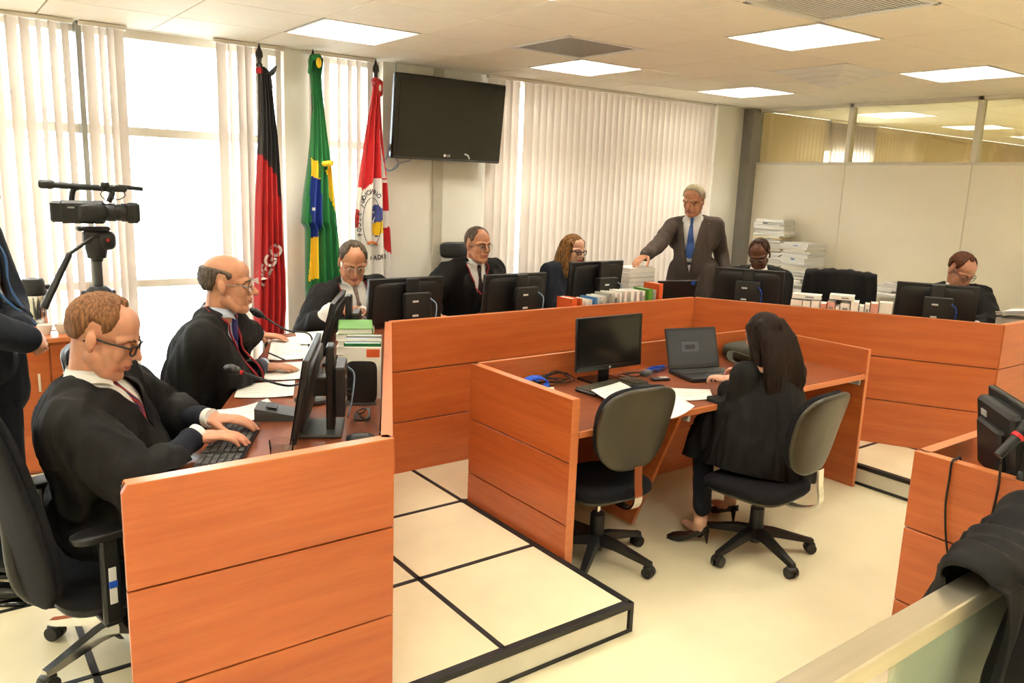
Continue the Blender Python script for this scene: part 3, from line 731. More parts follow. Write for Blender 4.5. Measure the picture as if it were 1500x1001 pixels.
def rim_collar(m, c, R, r=.060, gap=22, mi=0, h=.034, drop=.030):
    """shirt collar round the neck, open at the front (+x)."""
    n = 40
    def ring(t, rr, z): return c + R @ V((rr * 1.06 * cos(t), rr * cos(0) * sin(t), z))
    rows = []
    for v in range(3):
        row = []
        for i in range(n + 1):
            t = radians(gap + (360 - 2 * gap) * i / n); fr = max(0, cos(t)) ** 6
            if v == 0: p = ring(t, r + .004, -.012)
            elif v == 1: p = ring(t, r + .0015 - .004 * fr, h - .010 * max(0, cos(t)))
            else: p = ring(t, r + .013 + .006 * fr, -.006 - drop * fr)
            row.append(p)
        rows.append(row)
    vs = [p for row in rows for p in row]; fs = []
    for v in range(2):
        for i in range(n): fs.append((v * (n + 1) + i, v * (n + 1) + i + 1, (v + 1) * (n + 1) + i + 1, (v + 1) * (n + 1) + i))
    m.add(vs, fs, mi)
def settle(root, rest, base):
    """cloth and hands lie on the table top instead of sinking into it."""
    if not rest: return
    fn, z, lowest = rest
    for o in root.children:
        if o.type != 'MESH' or o.name.startswith(('hair', 'glasses')): continue
        co = getco(o.data); W = co + np.array(base)
        idx = np.nonzero((W[:, 2] < z) & (W[:, 2] > lowest))[0]; ch = False
        for i in idx:
            if fn(W[i, 0], W[i, 1]): co[i, 2] = z - base.z; ch = True
        if ch: setco(o.data, co)
class Person: pass
def person(label, base, head, hyaw, hpitch, pelvis, yaw, hands, hroll=0., hscale=1., stand=False, outfit='robe', skin='skin', lip='lip', hair=None, hairm='h_grey',
           fat=0., female=False, glasses=None, glassm='grey', vz=.20, vk=3.0, tie=None, shirt='shirt', sleeve='suitdark', cuff=True, cord=False, sh=.185, drape=.10, slv=.62, elb=None, knees=None, seedv=0., collar=True,
           robem='robe', foldamp=.011, skirt=True, ankles=None, cat='person', lid=.10, nose=1., robe_vox=.0095, hairobj=None, curl=None, tiezb=None, up_arm=.285, fore=.255, shoe=True, jaw=1., neckback=.045, neckdrop=.150, torsofat=1.0, lapel=False, rest=None):
    P = Person(); base = V(base)
    root = thing('person', label, cat, base); inv = Matrix.Translation(-base)
    head = V(head); pelvis = V(pelvis); fwd = V((cos(yaw), sin(yaw), 0)); lat = V((-sin(yaw), cos(yaw), 0))
    HR = Matrix.Rotation(hyaw, 3, 'Z') @ Matrix.Rotation(hpitch, 3, 'Y') @ Matrix.Rotation(hroll, 3, 'X')
    HT = frame(head, HR * hscale)
    hf = V((cos(hyaw), sin(hyaw), 0))
    neck = head - hf * .02 - fwd * (neckback - .02 + .03 * sin(hpitch)) - V((0, 0, neckdrop * hscale))
    P.neck = neck
    zt = (neck - pelvis).normalized(); TR = basis(fwd - zt * fwd.dot(zt), zt); h = (neck - pelvis).length
    TF = frame(pelvis, TR); P.TF = TF; P.h = h
    S = {1: TF @ V((-.005, sh, h - .055)), -1: TF @ V((-.005, -sh, h - .055))}
    hips = {s: TF @ V((0, s * .095, -.02)) for s in (1, -1)}
    W_, E_ = {}, {}
    for s in (1, -1):
        hd = hands[s]; hp = V(hd[0]); hfw = V(hd[1]).normalized(); hup = V(hd[2])
        W_[s] = hp - hfw * .075; hint = (elb or {}).get(s, V((0, 0, -.55)) + lat * s * .8 - fwd * .25)
        E_[s] = ik(S[s], W_[s], up_arm, fore, hint)
    K_, A2 = {}, {}
    for s in (1, -1):
        if stand:
            K_[s] = V((pelvis.x, pelvis.y, base.z + .50)) + lat * s * .10 + fwd * .02; A2[s] = V((pelvis.x, pelvis.y, base.z + .085)) + lat * s * .11
        else:
            K_[s] = (knees or {}).get(s) or V((hips[s].x, hips[s].y, base.z + .495)) + fwd * .42 + lat * s * .06; A2[s] = (ankles or {}).get(s) or V((K_[s].x, K_[s].y, base.z + .085)) - fwd * .03
    P.S, P.E, P.W, P.K, P.A, P.hips, P.fwd, P.lat = S, E_, W_, K_, A2, hips, fwd, lat
    # ---- body: one mesh
    bm_ = MB(); f = fat
    bm_.ell(TF @ V((0, 0, .04)), (.11, .145, .11), TR); bm_.ell(TF @ V((0, 0, h * .4)), (.095, .125, .16), TR); bm_.ell(TF @ V((0, 0, h * .72)), (.095, .14, .15), TR)
    bm_.chain([S[1], TF @ V((-.01, 0, h - .03)), S[-1]], [.05, .06, .05])
    for s in (1, -1):
        bm_.chain([S[s], E_[s], W_[s]], [.046, .037, .025]); bm_.chain([hips[s], K_[s], A2[s]], [.08, .055, .037])
        bm_.chain([A2[s] - V((0, 0, .035)), A2[s] + fwd * .13 - V((0, 0, .055))], [.032, .024])
    me = remesh(bm_, .016, 3); body = MB().from_mesh(me); bpy.data.meshes.remove(me)
    nl = HT.inverted() @ neck
    hm = build_head(nl, fat=fat, female=female, lid=lid, nose=nose, jaw=jaw)
    o = len(body.v); body.v.extend(tuple(HT @ V(p)) for p in hm.v); body.f.extend(tuple(i + o for i in q) for q in hm.f); body.m.extend(hm.m)
    for s in (1, -1):
        hd = hands[s]
        if len(hd) > 3 and hd[3] == 'skip': continue
        k = hd[3] if len(hd) > 3 else {}
        hn = build_hand(-1 if s == 1 else 1, **k)     # left hand: thumb on -y when the back is up
        T = frame(W_[s], basis(hd[1], hd[2]) * (0.92 if female else 1.04)); o = len(body.v)
        body.v.extend(tuple(T @ V(p)) for p in hn.v); body.f.extend(tuple(i + o for i in q) for q in hn.f); body.m.extend(hn.m)
    body.v = [tuple(V(p) - base) for p in body.v]
    obj('body', body, [skin, lip, 'eyew', 'iris'], root, smooth=2)
    # ---- hair, glasses
    if hair:
        hb = build_hair(**hair); T = inv @ HT; hb.v = [tuple(T @ V(p)) for p in hb.v]; obj('hair', hb, hairm, root, smooth=2)
    if glasses is not None:
        g, ln = build_glasses(**glasses); T = inv @ HT; g.v = [tuple(T @ V(p)) for p in g.v]; ln.v = [tuple(T @ V(p)) for p in ln.v]
        go = obj('glasses', g, glassm, root, smooth=2); obj('lens', ln, 'glass', go)
    # ---- garments
    def garment(rt, ra, lap, vox, sl_frac, hang):
        m = MB()
        m.ell(TF @ V((.0, 0, h * .68)), (.125 * rt + .03 * f, .175 * rt, .17), TR, 20, 14)
        m.ell(TF @ V((.02 + .03 * f, 0, h * .30)), (.125 * rt + .06 * f, .16 * rt + .03 * f, .20), TR, 20, 14)
        m.ell(TF @ V((-.01, 0, .02)), (.14 * rt, .175 * rt, .13), TR, 20, 14); m.ell(TF @ V((.008 + .02 * f, 0, h * .49)), (.128 * rt + .04 * f, .170 * rt + .01 * f, .20), TR, 20, 14)
        m.chain([S[1], TF @ V((-.015, .08, h - .022)), TF @ V((-.02, 0, h - .015)), TF @ V((-.015, -.08, h - .022)), S[-1]], [.075 * ra, .062 * ra, .058 * ra, .062 * ra, .075 * ra])
        for s in (1, -1):
            cf = E_[s].lerp(W_[s], sl_frac)
            m.chain([S[s], S[s].lerp(E_[s], .5), E_[s], cf], [.078 * ra, .078 * ra, .076 * ra, .064 * ra])
            m.chain([S[s], TF @ V((0, s * .13, h * .62))], [.08 * ra, .10 * ra])
            if hang:
                e2 = E_[s] - V((0, 0, hang)) ; m.chain([E_[s], e2], [.07 * ra, .05 * ra]); m.chain([e2, cf], [.045 * ra, .040 * ra])
                m.chain([S[s].lerp(E_[s], .35), TF @ V((0, s * .15, h * .30))], [.07 * ra, .08 * ra])
            if lap: m.chain([hips[s], K_[s], K_[s].lerp(A2[s], .75)], [.125, .095, .10])
        if stand:
            m.chain([hips[1] + V((0, 0, .10)), hips[1] - V((0, 0, .12)) + lat * .03], [.115, .115]); m.chain([hips[-1] + V((0, 0, .10)), hips[-1] - V((0, 0, .12)) - lat * .03], [.115, .115])
        if lap: m.chain([TF @ V((.10, 0, 0)), (K_[1] + K_[-1]) / 2 - V((0, 0, .02)), (K_[1].lerp(A2[1], .7) + K_[-1].lerp(A2[-1], .7)) / 2], [.11, .085, .09])
        return remesh(m, vox, 9)
    tf_inv = TF.inverted()
    def vcut(me, zv, k, xmin=.02):
        bm = bmesh.new(); bm.from_mesh(me)
        for sg in (1, -1):
            pl_co = TF @ V((0, 0, zv)); pl_no = TR @ V((0, -sg * k, 1)).normalized()
            bmesh.ops.bisect_plane(bm, geom=bm.verts[:] + bm.edges[:] + bm.faces[:], plane_co=pl_co, plane_no=pl_no)
        kill = []
        for fc in bm.faces:
            c = tf_inv @ fc.calc_center_median()
            if c.x > xmin and c.z > zv + k * abs(c.y): kill.append(fc)
        bmesh.ops.delete(bm, geom=kill, context='FACES'); bm.to_mesh(me); bm.free()
    def local(me):
        me.transform(inv); return me
    gown = None
    if outfit in ('robe', 'suit'):
        rt = (1.10 if outfit == 'robe' else 1.0) * torsofat
        gown = garment(rt, 1.12 if outfit == 'robe' else .82, outfit == 'robe' and not stand and skirt, robe_vox, slv if outfit == 'robe' else .97, drape if outfit == 'robe' else 0)
        folds(gown, foldamp if outfit == 'robe' else foldamp * .5, seed=seedv)
        bv_pre = BVHTree.FromPolygons([v.co for v in gown.vertices], [tuple(p.vertices) for p in gown.polygons])
        P.bvh = bv_pre
        zv = h - vz
        sm = MB(); sm.ell(TF @ V((.0, 0, h * .68)), (.118 * rt + .028 * f, .15 * rt, .17), TR, 24, 16); sm.ell(TF @ V((.02 + .03 * f, 0, h * .30)), (.115 * rt + .058 * f, .14 * rt + .03 * f, .22), TR, 24, 16)
        sm.chain([TF @ V((-.0, .06, h - .03)), TF @ V((.0, -.06, h - .03))], [.055, .055])
        nd0 = (head - hf * .02 - V((0, 0, .06)) - neck).normalized(); sm.chain([TF @ V((.0, 0, h - .05)), neck + nd0 * .012], [.080, .064 + .008 * f if not female else .056])
        shm = remesh(sm, .010, 4); bvs = BVHTree.FromPolygons([v.co for v in shm.vertices], [tuple(p.vertices) for p in shm.polygons])
        vcut(gown, zv, vk)
        obj('gown' if outfit == 'robe' else 'jacket', local(gown), robem, root, smooth=2)
        so = obj('shirt', local(shm), shirt, root, smooth=2)
        nd = (head - hf * .02 - V((0, 0, .06)) - neck).normalized(); CR = basis(fwd, nd)
        if collar:
            cm = MB(); rim_collar(cm, neck + nd * .026, CR, .059 + .008 * f if not female else .052); cm.v = [tuple(V(p) - base) for p in cm.v]
            obj('shirt_collar', cm, shirt, so, smooth=2)
        def onsurf(y, z, up=.006, b=None):
            o_ = TF @ V((.6, y, z)); hit = (b or bvs).ray_cast(o_, -(TR @ V((1, 0, 0))))
            return (hit[0] if hit[0] else TF @ V((.13, y, z))) + (TR @ V((1, 0, 0))) * up
        P.onsurf = onsurf; P.bvs = bvs
        if tie:
            tm = MB(); zk = h - .030; zb = tiezb if tiezb is not None else zv - .06; n = 14; vs = []
            kp = neck + CR @ V((.070 + .008 * f, 0, -.004)); 
            for i in range(n + 1):
                t = i / n; z = zk - .03 + (zb - zk + .03) * t; wd = .015 + .026 * min(1, t * 1.15); 
                if i == n: wd = .004
                for y in (-wd, 0, wd): vs.append(onsurf(y, z, .009 if y == 0 else .005))
            fs = [(i * 3 + j, i * 3 + j + 1, i * 3 + j + 4, i * 3 + j + 3) for i in range(n) for j in range(2)]
            tm.add(vs, fs); top = (V(vs[0]) + V(vs[2])) / 2
            tm.chain([kp, top + V((0, 0, -.005))], [.014, .010]); tm.v = [tuple(V(p) - base) for p in tm.v]
            obj('necktie', tm, tie, root, smooth=2)
        if lapel:
            lm = MB()
            for s in (1, -1):
                n = 14; vs = []
                for i in range(n + 1):
                    t = i / n; z = zv + (h - .035 - zv) * t; y = (z - zv) / vk; wl = .060 * min(1, (1 - abs(t - .72)) ** 1.2 * 1.15) * min(1, t * 4 + .1) * (.75 if .80 < t < .87 else 1)
                    for q, up in ((0, .007), (.5, .011), (1, .006)): vs.append(onsurf(s * (y + .002 + wl * q), z - .25 * wl * q, up, bv_pre) - base)
                lm.add(vs, [(i * 3 + j, i * 3 + j + 1, i * 3 + j + 4, i * 3 + j + 3) for i in range(n) for j in range(2)])
            obj('lapels', lm, robem, root, smooth=2)
            bt = MB(); bt.tube([TF @ V(((.128 + .06 * f) * cos(t), (.150 + .03 * f) * sin(t), .135)) - base for t in np.linspace(0, 2 * pi, 40, endpoint=False)], .017, 8, close=True); obj('belt', bt, 'black', root, smooth=2)
        if cord:
            pts = []
            for s in (1, -1):
                side = [TF @ V((-.06, s * .04, h + .045)), TF @ V((-.02, s * .085, h + .042))] + [onsurf(s * (y * 1.0 + .006), zv + vk * y + .0, .010, bv_pre) for y in (.085, .07, .055, .04, .025, .012)] + [onsurf(0, zv - .012, .012, bv_pre)]
                pts.append(side)
            cm = MB()
            for p_ in pts: cm.tube(curve_pts(p_, 40), .0048, 6)
            tp = pts[0][-1]; cm.ell(tp, .010); cm.tube(curve_pts([tp, onsurf(.012, zv - .07, .012, bv_pre), onsurf(.014, zv - .15, .012, bv_pre)], 8), .005, 6); cm.tube(curve_pts([tp, onsurf(-.010, zv - .06, .012, bv_pre), onsurf(-.012, zv - .13, .012, bv_pre)], 8), .005, 6)
            cm.v = [tuple(V(p) - base) for p in cm.v]; obj('neck_cord', cm, 'redcord', root, smooth=2)
    for s in (1, -1):
        if len(hands[s]) > 3 and hands[s][3] == 'skip': continue
        if outfit == 'robe' and sleeve:
            a = E_[s].lerp(W_[s], .0); b = E_[s].lerp(W_[s], .97); sm = MB(); pts = [a.lerp(b, t) for t in np.linspace(0, 1, 14)]
            sm.tube(pts, [.050 - .010 * t + .0025 * sin(t * 23 + s) for t in np.linspace(0, 1, 14)], 18); sm.v = [tuple(V(p) - base) for p in sm.v]
            obj('jacket_sleeve' if sleeve != 'shirt' else 'shirt_sleeve', sm, sleeve, root, smooth=2)
        if cuff:
            a = E_[s].lerp(W_[s], .93); b = E_[s].lerp(W_[s], 1.07); sm = MB(); sm.tube([a, b, b], [.036, .034, .026], 16); sm.v = [tuple(V(p) - base) for p in sm.v]
            obj('shirt_cuff', sm, shirt, root, smooth=True)
    # trousers and shoes
    tr = MB()
    for s in (1, -1): tr.chain([hips[s], K_[s], A2[s] + V((0, 0, .01 if shoe else .085))], [.10, .072 if shoe else .062, .058 if shoe else .046])
    tr.chain([hips[1], hips[-1]], [.10, .10]); tr.ell(TF @ V((0, 0, .06)), (.118 + .04 * f, .15 + .02 * f, .11), TR)
    tm = remesh(tr, .013, 4); folds(tm, .004, (14, 14, 5), seedv); obj('trousers', local(tm), 'suitdark', root, smooth=2)
    if shoe:
        for s in (1, -1):
            sm = MB(); a = A2[s]; z0 = base.z
            sm.ell(V((a.x, a.y, z0 + .045)) + fwd * .05, (.135, .045, .040), basis(fwd, (0, 0, 1))); sm.box((0, 0, 0), (.26, .08, .02), .008, T=frame(V((a.x, a.y, z0 + .010)) + fwd * .05, basis(fwd, (0, 0, 1))))
            sm.v = [tuple(V(p) - base) for p in sm.v]; obj('shoe', sm, 'blackgloss', root, smooth=True)
    P.rest = rest; settle(root, rest, base)
    P.root = root; P.base = base; P.HT = HT; P.inv = inv; P.TR = TR; return P
# ---------------------------------------------------------------- who sits where
LY = atan2(WN.y, WN.x)                      # facing of the left wing seats
UPV = V((0, 0, 1))
M['tie1'] = mk('red blue striped tie', srgb(150, 40, 44), .6, c2=srgb(40, 44, 80), nscale=1.0, contrast=(.48, .52)); M['tieblue'] = mk('royal blue tie', srgb(36, 78, 150), .5, nz=.15, nscale=60); M['tiepurple'] = mk('violet blue tie', srgb(52, 44, 120), .5, nz=.15, nscale=60)
M['tiedark'] = mk('dark plum tie', srgb(58, 38, 44), .6, nz=.2, nscale=120); M['tiebeige'] = mk('patterned beige tie', srgb(150, 132, 122), .6, c2=srgb(110, 84, 84), nscale=90)
def tie_stripes(m):
    nt = m.node_tree; N = nt.nodes; t = next(n for n in N if n.type == 'TEX_NOISE'); rp = next(n for n in N if n.type == 'VALTORGB'); mp = next(n for n in N if n.type == 'MAPPING')
    wv = N.new('ShaderNodeTexWave'); wv.bands_direction = 'DIAGONAL'; wv.inputs['Scale'].default_value = 26; nt.links.new(mp.outputs[0], wv.inputs['Vector']); nt.links.new(wv.outputs['Fac'], rp.inputs[0])
tie_stripes(M['tie1'])
hr = lambda c=.45, **k: dict(curl=(c, c * 1.05, c * 1.1, c * 1.1), **k)
F1 = WN; RF = atan2(RN.y, RN.x)
def on_bench(x, y, mg=.016):
    p = V((x, y, 0))
    a = (p - A_).dot(WN) * -1; b = (p - A_).dot(WU)
    if -.02 < a < DEP + mg and y > A_.y - .02 and x < B_.x + .1 and y < OC1.y + mg and b < 2.6: return True
    if B_.y - .02 < y < B_.y + DEP + mg and OC1.x < x < OC2.x: return True
    a = (p - C_).dot(RN); return -.02 < a < DEP + mg and y > D_.y - .02 and x > C_.x - .1 and y < OC2.y + mg
BR = lambda dz: (on_bench, WT + dz, WT - .095)
PH = .535       # pelvis above the stage when seated
# typing man at the near end of the left wing
person('man in a black gown with a striped tie typing at the bench end', (.40, 2.90, ZP), pd(152, 492, 2.56), LY + radians(2), radians(20), lwp(.40, .97, ZP + PH + .02), LY,
    {1: (pz(338, 614, .935), F1 + V((0, 0, -.06)), UPV, hr(.30)), -1: (pz(322, 638, .935), F1 + WU * .15 + V((0, 0, -.06)), UPV, hr(.32))},
    hair=dict(style='thin', th=.009, seed=3., rough=.0035), hairm='h_brown', fat=.6, glasses=dict(thick=.0028), glassm='black', tie='tie1', vz=.17, vk=3.0, drape=.17, skin='skinpink', sleeve='suitdark', seedv=1.3, hscale=1.05, slv=.40, rest=BR(.026), robe_vox=.0085, torsofat=1.06, foldamp=.014)
# bald judge, left wing
person('bald bespectacled judge in a black gown and slate suit, seated on the left wing', lwp(1.32, 1.0, ZP), pd(333, 416, 3.50), LY + radians(3), radians(2), lwp(1.32, .96, ZP + PH), LY,
    {1: (pz(398, 492, .905), F1 * .9 - WU * .2, UPV, hr(.25)), -1: (pz(408, 537, .905), F1 + V((0, 0, -.05)), UPV, hr(.3))},
    hair=dict(style='bald', th=.010, seed=5., rough=.004), hairm='h_grey', fat=.15, glasses=dict(thick=.0013), glassm='lgrey', tie='tiepurple', shirt='shirtblue', cord=True, vz=.24, vk=3.2, drape=.14, sleeve='suitblue', seedv=4.1, slv=.50, rest=BR(.013), nose=1.15, hscale=1.03)
# judge beside the green flag
person('judge with silver glasses and beige tie looking down at his hands', (2.28, 4.91, ZP), pd(517, 384, 5.12), radians(-104), radians(24), V((2.28, 4.91, ZP + PH + .02)), radians(-92),
    {1: (pd(530, 455, 4.85), V((-.45, -.75, .25)), V((.5, -.2, .8)), hr(.6)), -1: (pd(499, 452, 4.85), V((.45, -.75, .1)), V((-.3, -.2, .9)), hr(.6))},
    hair=dict(style='receding', th=.010, seed=8., rough=.004), hairm='h_grey', fat=.5, glasses=dict(thick=.0013, rx=.024), glassm='lgrey', tie='tiebeige', cord=True, vz=.26, vk=3.0, sleeve='shirt', shirt='shirt', seedv=7.7, slv=.45, jaw=1.05, rest=BR(.006), elb={1: V((.25, .1, -.6)), -1: V((-.35, .1, -.6))}, drape=.12, torsofat=1.08, hscale=1.04)
# judge under the television
person('upright judge with rimless glasses and red neck cord, seated under the television', (3.22, 4.96, ZP), pd(700, 359, 5.72), radians(-84), radians(3), V((3.22, 4.96, ZP + PH + .05)), radians(-88),
    {1: (pz(720, 463, .905), V((-.2, -1, 0)), UPV, hr(.4)), -1: (pz(652, 466, .905), V((.25, -1, 0)), UPV, hr(.4))},
    hair=dict(style='receding', th=.008, seed=2., rough=.003), hairm='h_grey', fat=.1, glasses=dict(thick=.0011, rz=.014), glassm='lgrey', tie='tiedark', cord=True, vz=.24, vk=3.0, seedv=2.2, rest=BR(.004), drape=.14, sh=.195)
# woman judge
wj = person('woman with long streaked hair and dark glasses seated by the closed blind', (4.18, 5.0, ZP), pd(840, 366, 6.42), radians(-84), radians(8), V((4.18, 5.0, ZP + PH)), radians(-88),
    {1: (V((4.32, 4.50, .91)), V((-.2, -1, 0)), UPV, hr(.4)), -1: (V((4.02, 4.50, .91)), V((.2, -1, 0)), UPV, hr(.4))},
    glasses=dict(thick=.0026, rx=.024), glassm='black', female=True, skin='skinf', lip='lipred', vz=.22, vk=2.4, robem='suitdark', drape=.04, rest=BR(.004), elb={1: V((0, 0, -1)), -1: V((0, 0, -1))}, seedv=9., sh=.165, torsofat=.9, collar=False, sleeve=None, cuff=False, hscale=.97)
def locks(P, name, mat, chains, amp=.003, extra=None, vox=.006, smo=5):
    m = MB(); m.ell((-.016, 0, .037), (.104, .085, .094), n=24, m=16)
    for pts, rs in chains: m.chain(pts, rs)
    if extra: extra(m)
    me = remesh(m, vox, smo); bm = bmesh.new(); bm.from_mesh(me)
    kill = [f for f in bm.faces if (lambda c: (c.x > .052 and c.z < .062 and abs(c.y) < .066) or (c.x > .03 and c.z < .06 and abs(c.y) < .060))(f.calc_center_median())]
    bmesh.ops.delete(bm, geom=kill, context='FACES'); bm.to_mesh(me); bm.free()
    co = getco(me); no = getno(me); d = np.array([amp * noise.noise(V((p[0] * 70, p[1] * 70, p[2] * 5))) for p in co]); setco(me, co + no * d[:, None])
    me.transform(P.inv @ P.HT); return obj(name, me, mat, P.root, smooth=2)
ch = []
for s in (1, -1):
    ch.append(([(.02, s * .066, .06), (.01, s * .086, -.02), (.015, s * .092, -.10), (.035, s * .098, -.19), (.03, s * .10, -.27)], [.030, .030, .034, .038, .026]))
    ch.append(([(-.05, s * .06, .05), (-.06, s * .085, -.05), (-.055, s * .10, -.15), (-.04, s * .11, -.24)], [.04, .042, .045, .032]))
ch.append(([(-.09, 0, .03), (-.10, 0, -.08), (-.10, 0, -.20)], [.04, .055, .05]))
locks(wj, 'hair', 'h_blond', ch)
# standing man
sm_ = person('white haired man in a charcoal suit and blue tie standing with one hand on papers', (5.38, 4.64, ZP), pd(1016, 294, 6.80), radians(-163), radians(14), V((5.38, 4.64, ZP + .92)), radians(-150),
    {1: (pd(1064, 425, 6.95), V((.05, -.05, -1)), V((.8, .5, 0)), hr(.5)), -1: (pd(938, 379, 6.25), V((-.85, -.1, -.35)), V((-.2, 0, 1)), hr(.3))},
    stand=True, outfit='suit', robem='suitgrey', hair=dict(style='full', th=.013, seed=6., rough=.006), hairm='h_white', fat=.25, tie='tieblue', vz=.46, vk=5.5, tiezb=.17, lapel=True, torsofat=.95, seedv=3.3, foldamp=.012, sh=.19, elb={-1: V((0, 0, -1)), 1: V((.4, .3, -.2))}, up_arm=.30, fore=.27, jaw=1.05, hscale=1.02)
# dark skinned judge
person('dark skinned judge with glasses bending over his desk, papers piled behind him', rwp(.33, 1.04, ZP), pd(1112, 372, 6.55), RF + pi - radians(6), radians(30), rwp(.33, 1.04, ZP + PH), RF + pi,
    {1: (rwp(.48, .60, .91), -RN, UPV, hr(.4)), -1: (rwp(.16, .62, .91), -RN, UPV, hr(.4))},
    hair=dict(style='receding', th=.006, seed=4., rough=.002), hairm='h_black', skin='skindark', lip='skindark', glasses=dict(thick=.0012), glassm='lgrey', tie='tiedark', vz=.16, vk=2.4, seedv=5.5, rest=BR(.004), elb={1: V((0, 0, -1)), -1: V((0, 0, -1))}, drape=.10, hscale=1.0)
# writing judge
person('brown haired judge with slipped glasses writing at the right bench end', rwp(1.75, 1.02, ZP), pd(1408, 396, 5.95), radians(-112), radians(34), rwp(1.75, 1.02, ZP + PH), RF + pi + .25,
    {1: (rwp(1.92, .54, .91), V((-.4, -.8, -.2)), V((.2, .1, 1)), hr(.7)), -1: (rwp(1.62, .55, .91), -RN, UPV, hr(.4))},
    hair=dict(style='thin', th=.010, seed=9., rough=.004), hairm='h_red', fat=.4, skin='skinpink', glasses=dict(thick=.002), glassm='grey', vz=.15, vk=2.4, seedv=6.5, rest=BR(.004), drape=.12, hscale=1.02)
# usher at the left edge
us = pd(-28, 520, 3.02); hb_ = pd(58, 498, 2.92)
up_ = person('person in a black suit with a blue lanyard standing with folded hands', (us.x, us.y, ZP), V((us.x, us.y, ZP + 1.60)), radians(-30), radians(8), V((us.x - .02, us.y + .02, ZP + .92)), radians(-32),
    {1: (hb_ + V((-.02, .03, .01)), V((.55, -.75, -.25)), V((.6, .3, .6)), hr(.6)), -1: (hb_, V((.5, .75, -.2)), V((.75, -.5, .5)), hr(.6))},
    stand=True, outfit='suit', robem='suitdark', hair=dict(style='full', th=.012, seed=1., rough=.004), hairm='h_dark', vz=.35, vk=5, lapel=True, seedv=8.2, foldamp=.012, cuff=False, tie=None)
M['lanyard'] = mk('blue lanyard', srgb(30, 70, 110), .6, nz=.1)
cm = MB()
for s in (1, -1): cm.tube(curve_pts([up_.TF @ V((-.03, s * .075, up_.h + .03)), up_.onsurf(s * .085, up_.h - .10, .010, up_.bvh), up_.onsurf(s * .05, up_.h - .24, .010, up_.bvh), up_.onsurf(s * .012, up_.h - .38, .012, up_.bvh)], 20), .006, 6)
cm.v = [tuple(V(p) - up_.base) for p in cm.v]; obj('lanyard', cm, 'lanyard', up_.root, smooth=2)
# clerk seen from behind
ck = pz(1118, 492, 1.075)
cf_ = V((cos(radians(74)), sin(radians(74)), 0)); cl_ = V((-cf_.y, cf_.x, 0)); cp_ = V((ck.x - .03, ck.y - .13, .53))
lqx = pz(1045, 540, DW)
clerk = person('long haired woman in a black gown and heels typing on the laptop, seen from behind', (ck.x, ck.y - .1, 0), ck, radians(84), radians(14), cp_, radians(78),
    {1: (pz(1050, 552, .818), V((.15, .95, -.05)), UPV, hr(.45)), -1: (pz(1080, 540, .818), V((-.1, 1, -.05)), UPV, hr(.45))},
    rest=(lambda x, y: DX0 < x < DX1 and DY0 - .016 < y < DY1, DW + .012, DW - .06), elb={1: V((-.15, -.5, -.9)), -1: V((.15, -.5, -.9))}, outfit=None, female=True, skin='skinf', sh=.155, cuff=False, shoe=False, hscale=.94, seedv=2.,
    knees={1: cp_ + cf_ * .36 + cl_ * .16 + V((0, 0, .01)), -1: cp_ + cf_ * .38 - cl_ * .06}, ankles={1: pz(1026, 766, .11), -1: pz(1070, 735, .11)}, neckdrop=.14)
g = MB(); P_ = clerk; TFc = P_.TF
def loft(m, rings, n=36):
    vs = []; 
    for c, rx, ry, R in rings: vs += [c + R @ V((rx * cos(2 * pi * i / n), ry * sin(2 * pi * i / n), 0)) for i in range(n)]
    k = len(rings); fs = [(j * n + i, j * n + (i + 1) % n, (j + 1) * n + (i + 1) % n, (j + 1) * n + i) for j in range(k - 1) for i in range(n)]
    fs += [tuple(range(n))[::-1], tuple(range((k - 1) * n, k * n))]; m.add(vs, fs)
nk = P_.neck; RZ_ = Matrix.Rotation(radians(78), 3, 'Z')
ax = lambda z, o, l=0: V((nk.x, nk.y, z)) + cf_ * o + cl_ * l
loft(g, [(ax(.33, .0, .02), .285, .30, RZ_), (ax(.44, -.01, .02), .275, .295, RZ_), (ax(.54, -.03, .02), .235, .265, RZ_), (ax(.66, -.03, .02), .18, .235, RZ_), (ax(.80, -.02), .14, .20, RZ_), (ax(nk.z - .06, -.005), .11, .175, RZ_), (ax(nk.z - .01, .0), .07, .09, RZ_), (ax(nk.z + .02, .0), .05, .055, RZ_)])
for s in (1, -1):
    g.chain([P_.S[s], P_.E[s], P_.E[s].lerp(P_.W[s], .75)], [.075, .075, .055]); g.chain([P_.E[s], P_.E[s] - V((0, 0, .16))], [.06, .05])
g.chain([ax(.50, .16, .20), ax(.38, .16, .24)], [.11, .10]); g.chain([P_.S[1].lerp(P_.E[1], .6), ax(.62, .08, .20), ax(.50, .14, .20)], [.08, .09, .11])
gm = remesh(g, .0105, 7); folds(gm, .016, (13, 13, 1.4), 3.3, zfade=(nk.z, .35))
bmq = bmesh.new(); bmq.from_mesh(gm); bmesh.ops.bisect_plane(bmq, geom=bmq.verts[:] + bmq.edges[:] + bmq.faces[:], plane_co=(P_.neck.x, P_.neck.y, .365), plane_no=(.22, .05, 1), clear_inner=True); bmq.to_mesh(gm); bmq.free()
gm.transform(P_.inv); obj('gown', gm, 'robe', P_.root, smooth=2); settle(P_.root, P_.rest, P_.base)
def back_fall(m):
    m.ell((-.045, 0, -.05), (.075, .094, .13)); m.ell((-.07, 0, -.16), (.06, .10, .12))
    for k in range(9):
        y = (k - 4) * .024
        m.chain([(-.06, y * .8, .06), (-.105, y, -.03), (-.125, y * 1.1, -.14), (-.115 - .01 * cos(k), y * 1.25, -.26), (-.10, y * 1.2, -.36 - .02 * sin(k * 2.3))], [.03, .032, .034, .028, .010])
locks(P_, 'hair', 'h_dark', [([(.02, s * .07, .05), (-.01, s * .088, -.03), (-.03, s * .098, -.14), (-.05, s * .10, -.24)], [.03, .03, .034, .02]) for s in (1, -1)], .0035, back_fall, smo=12)
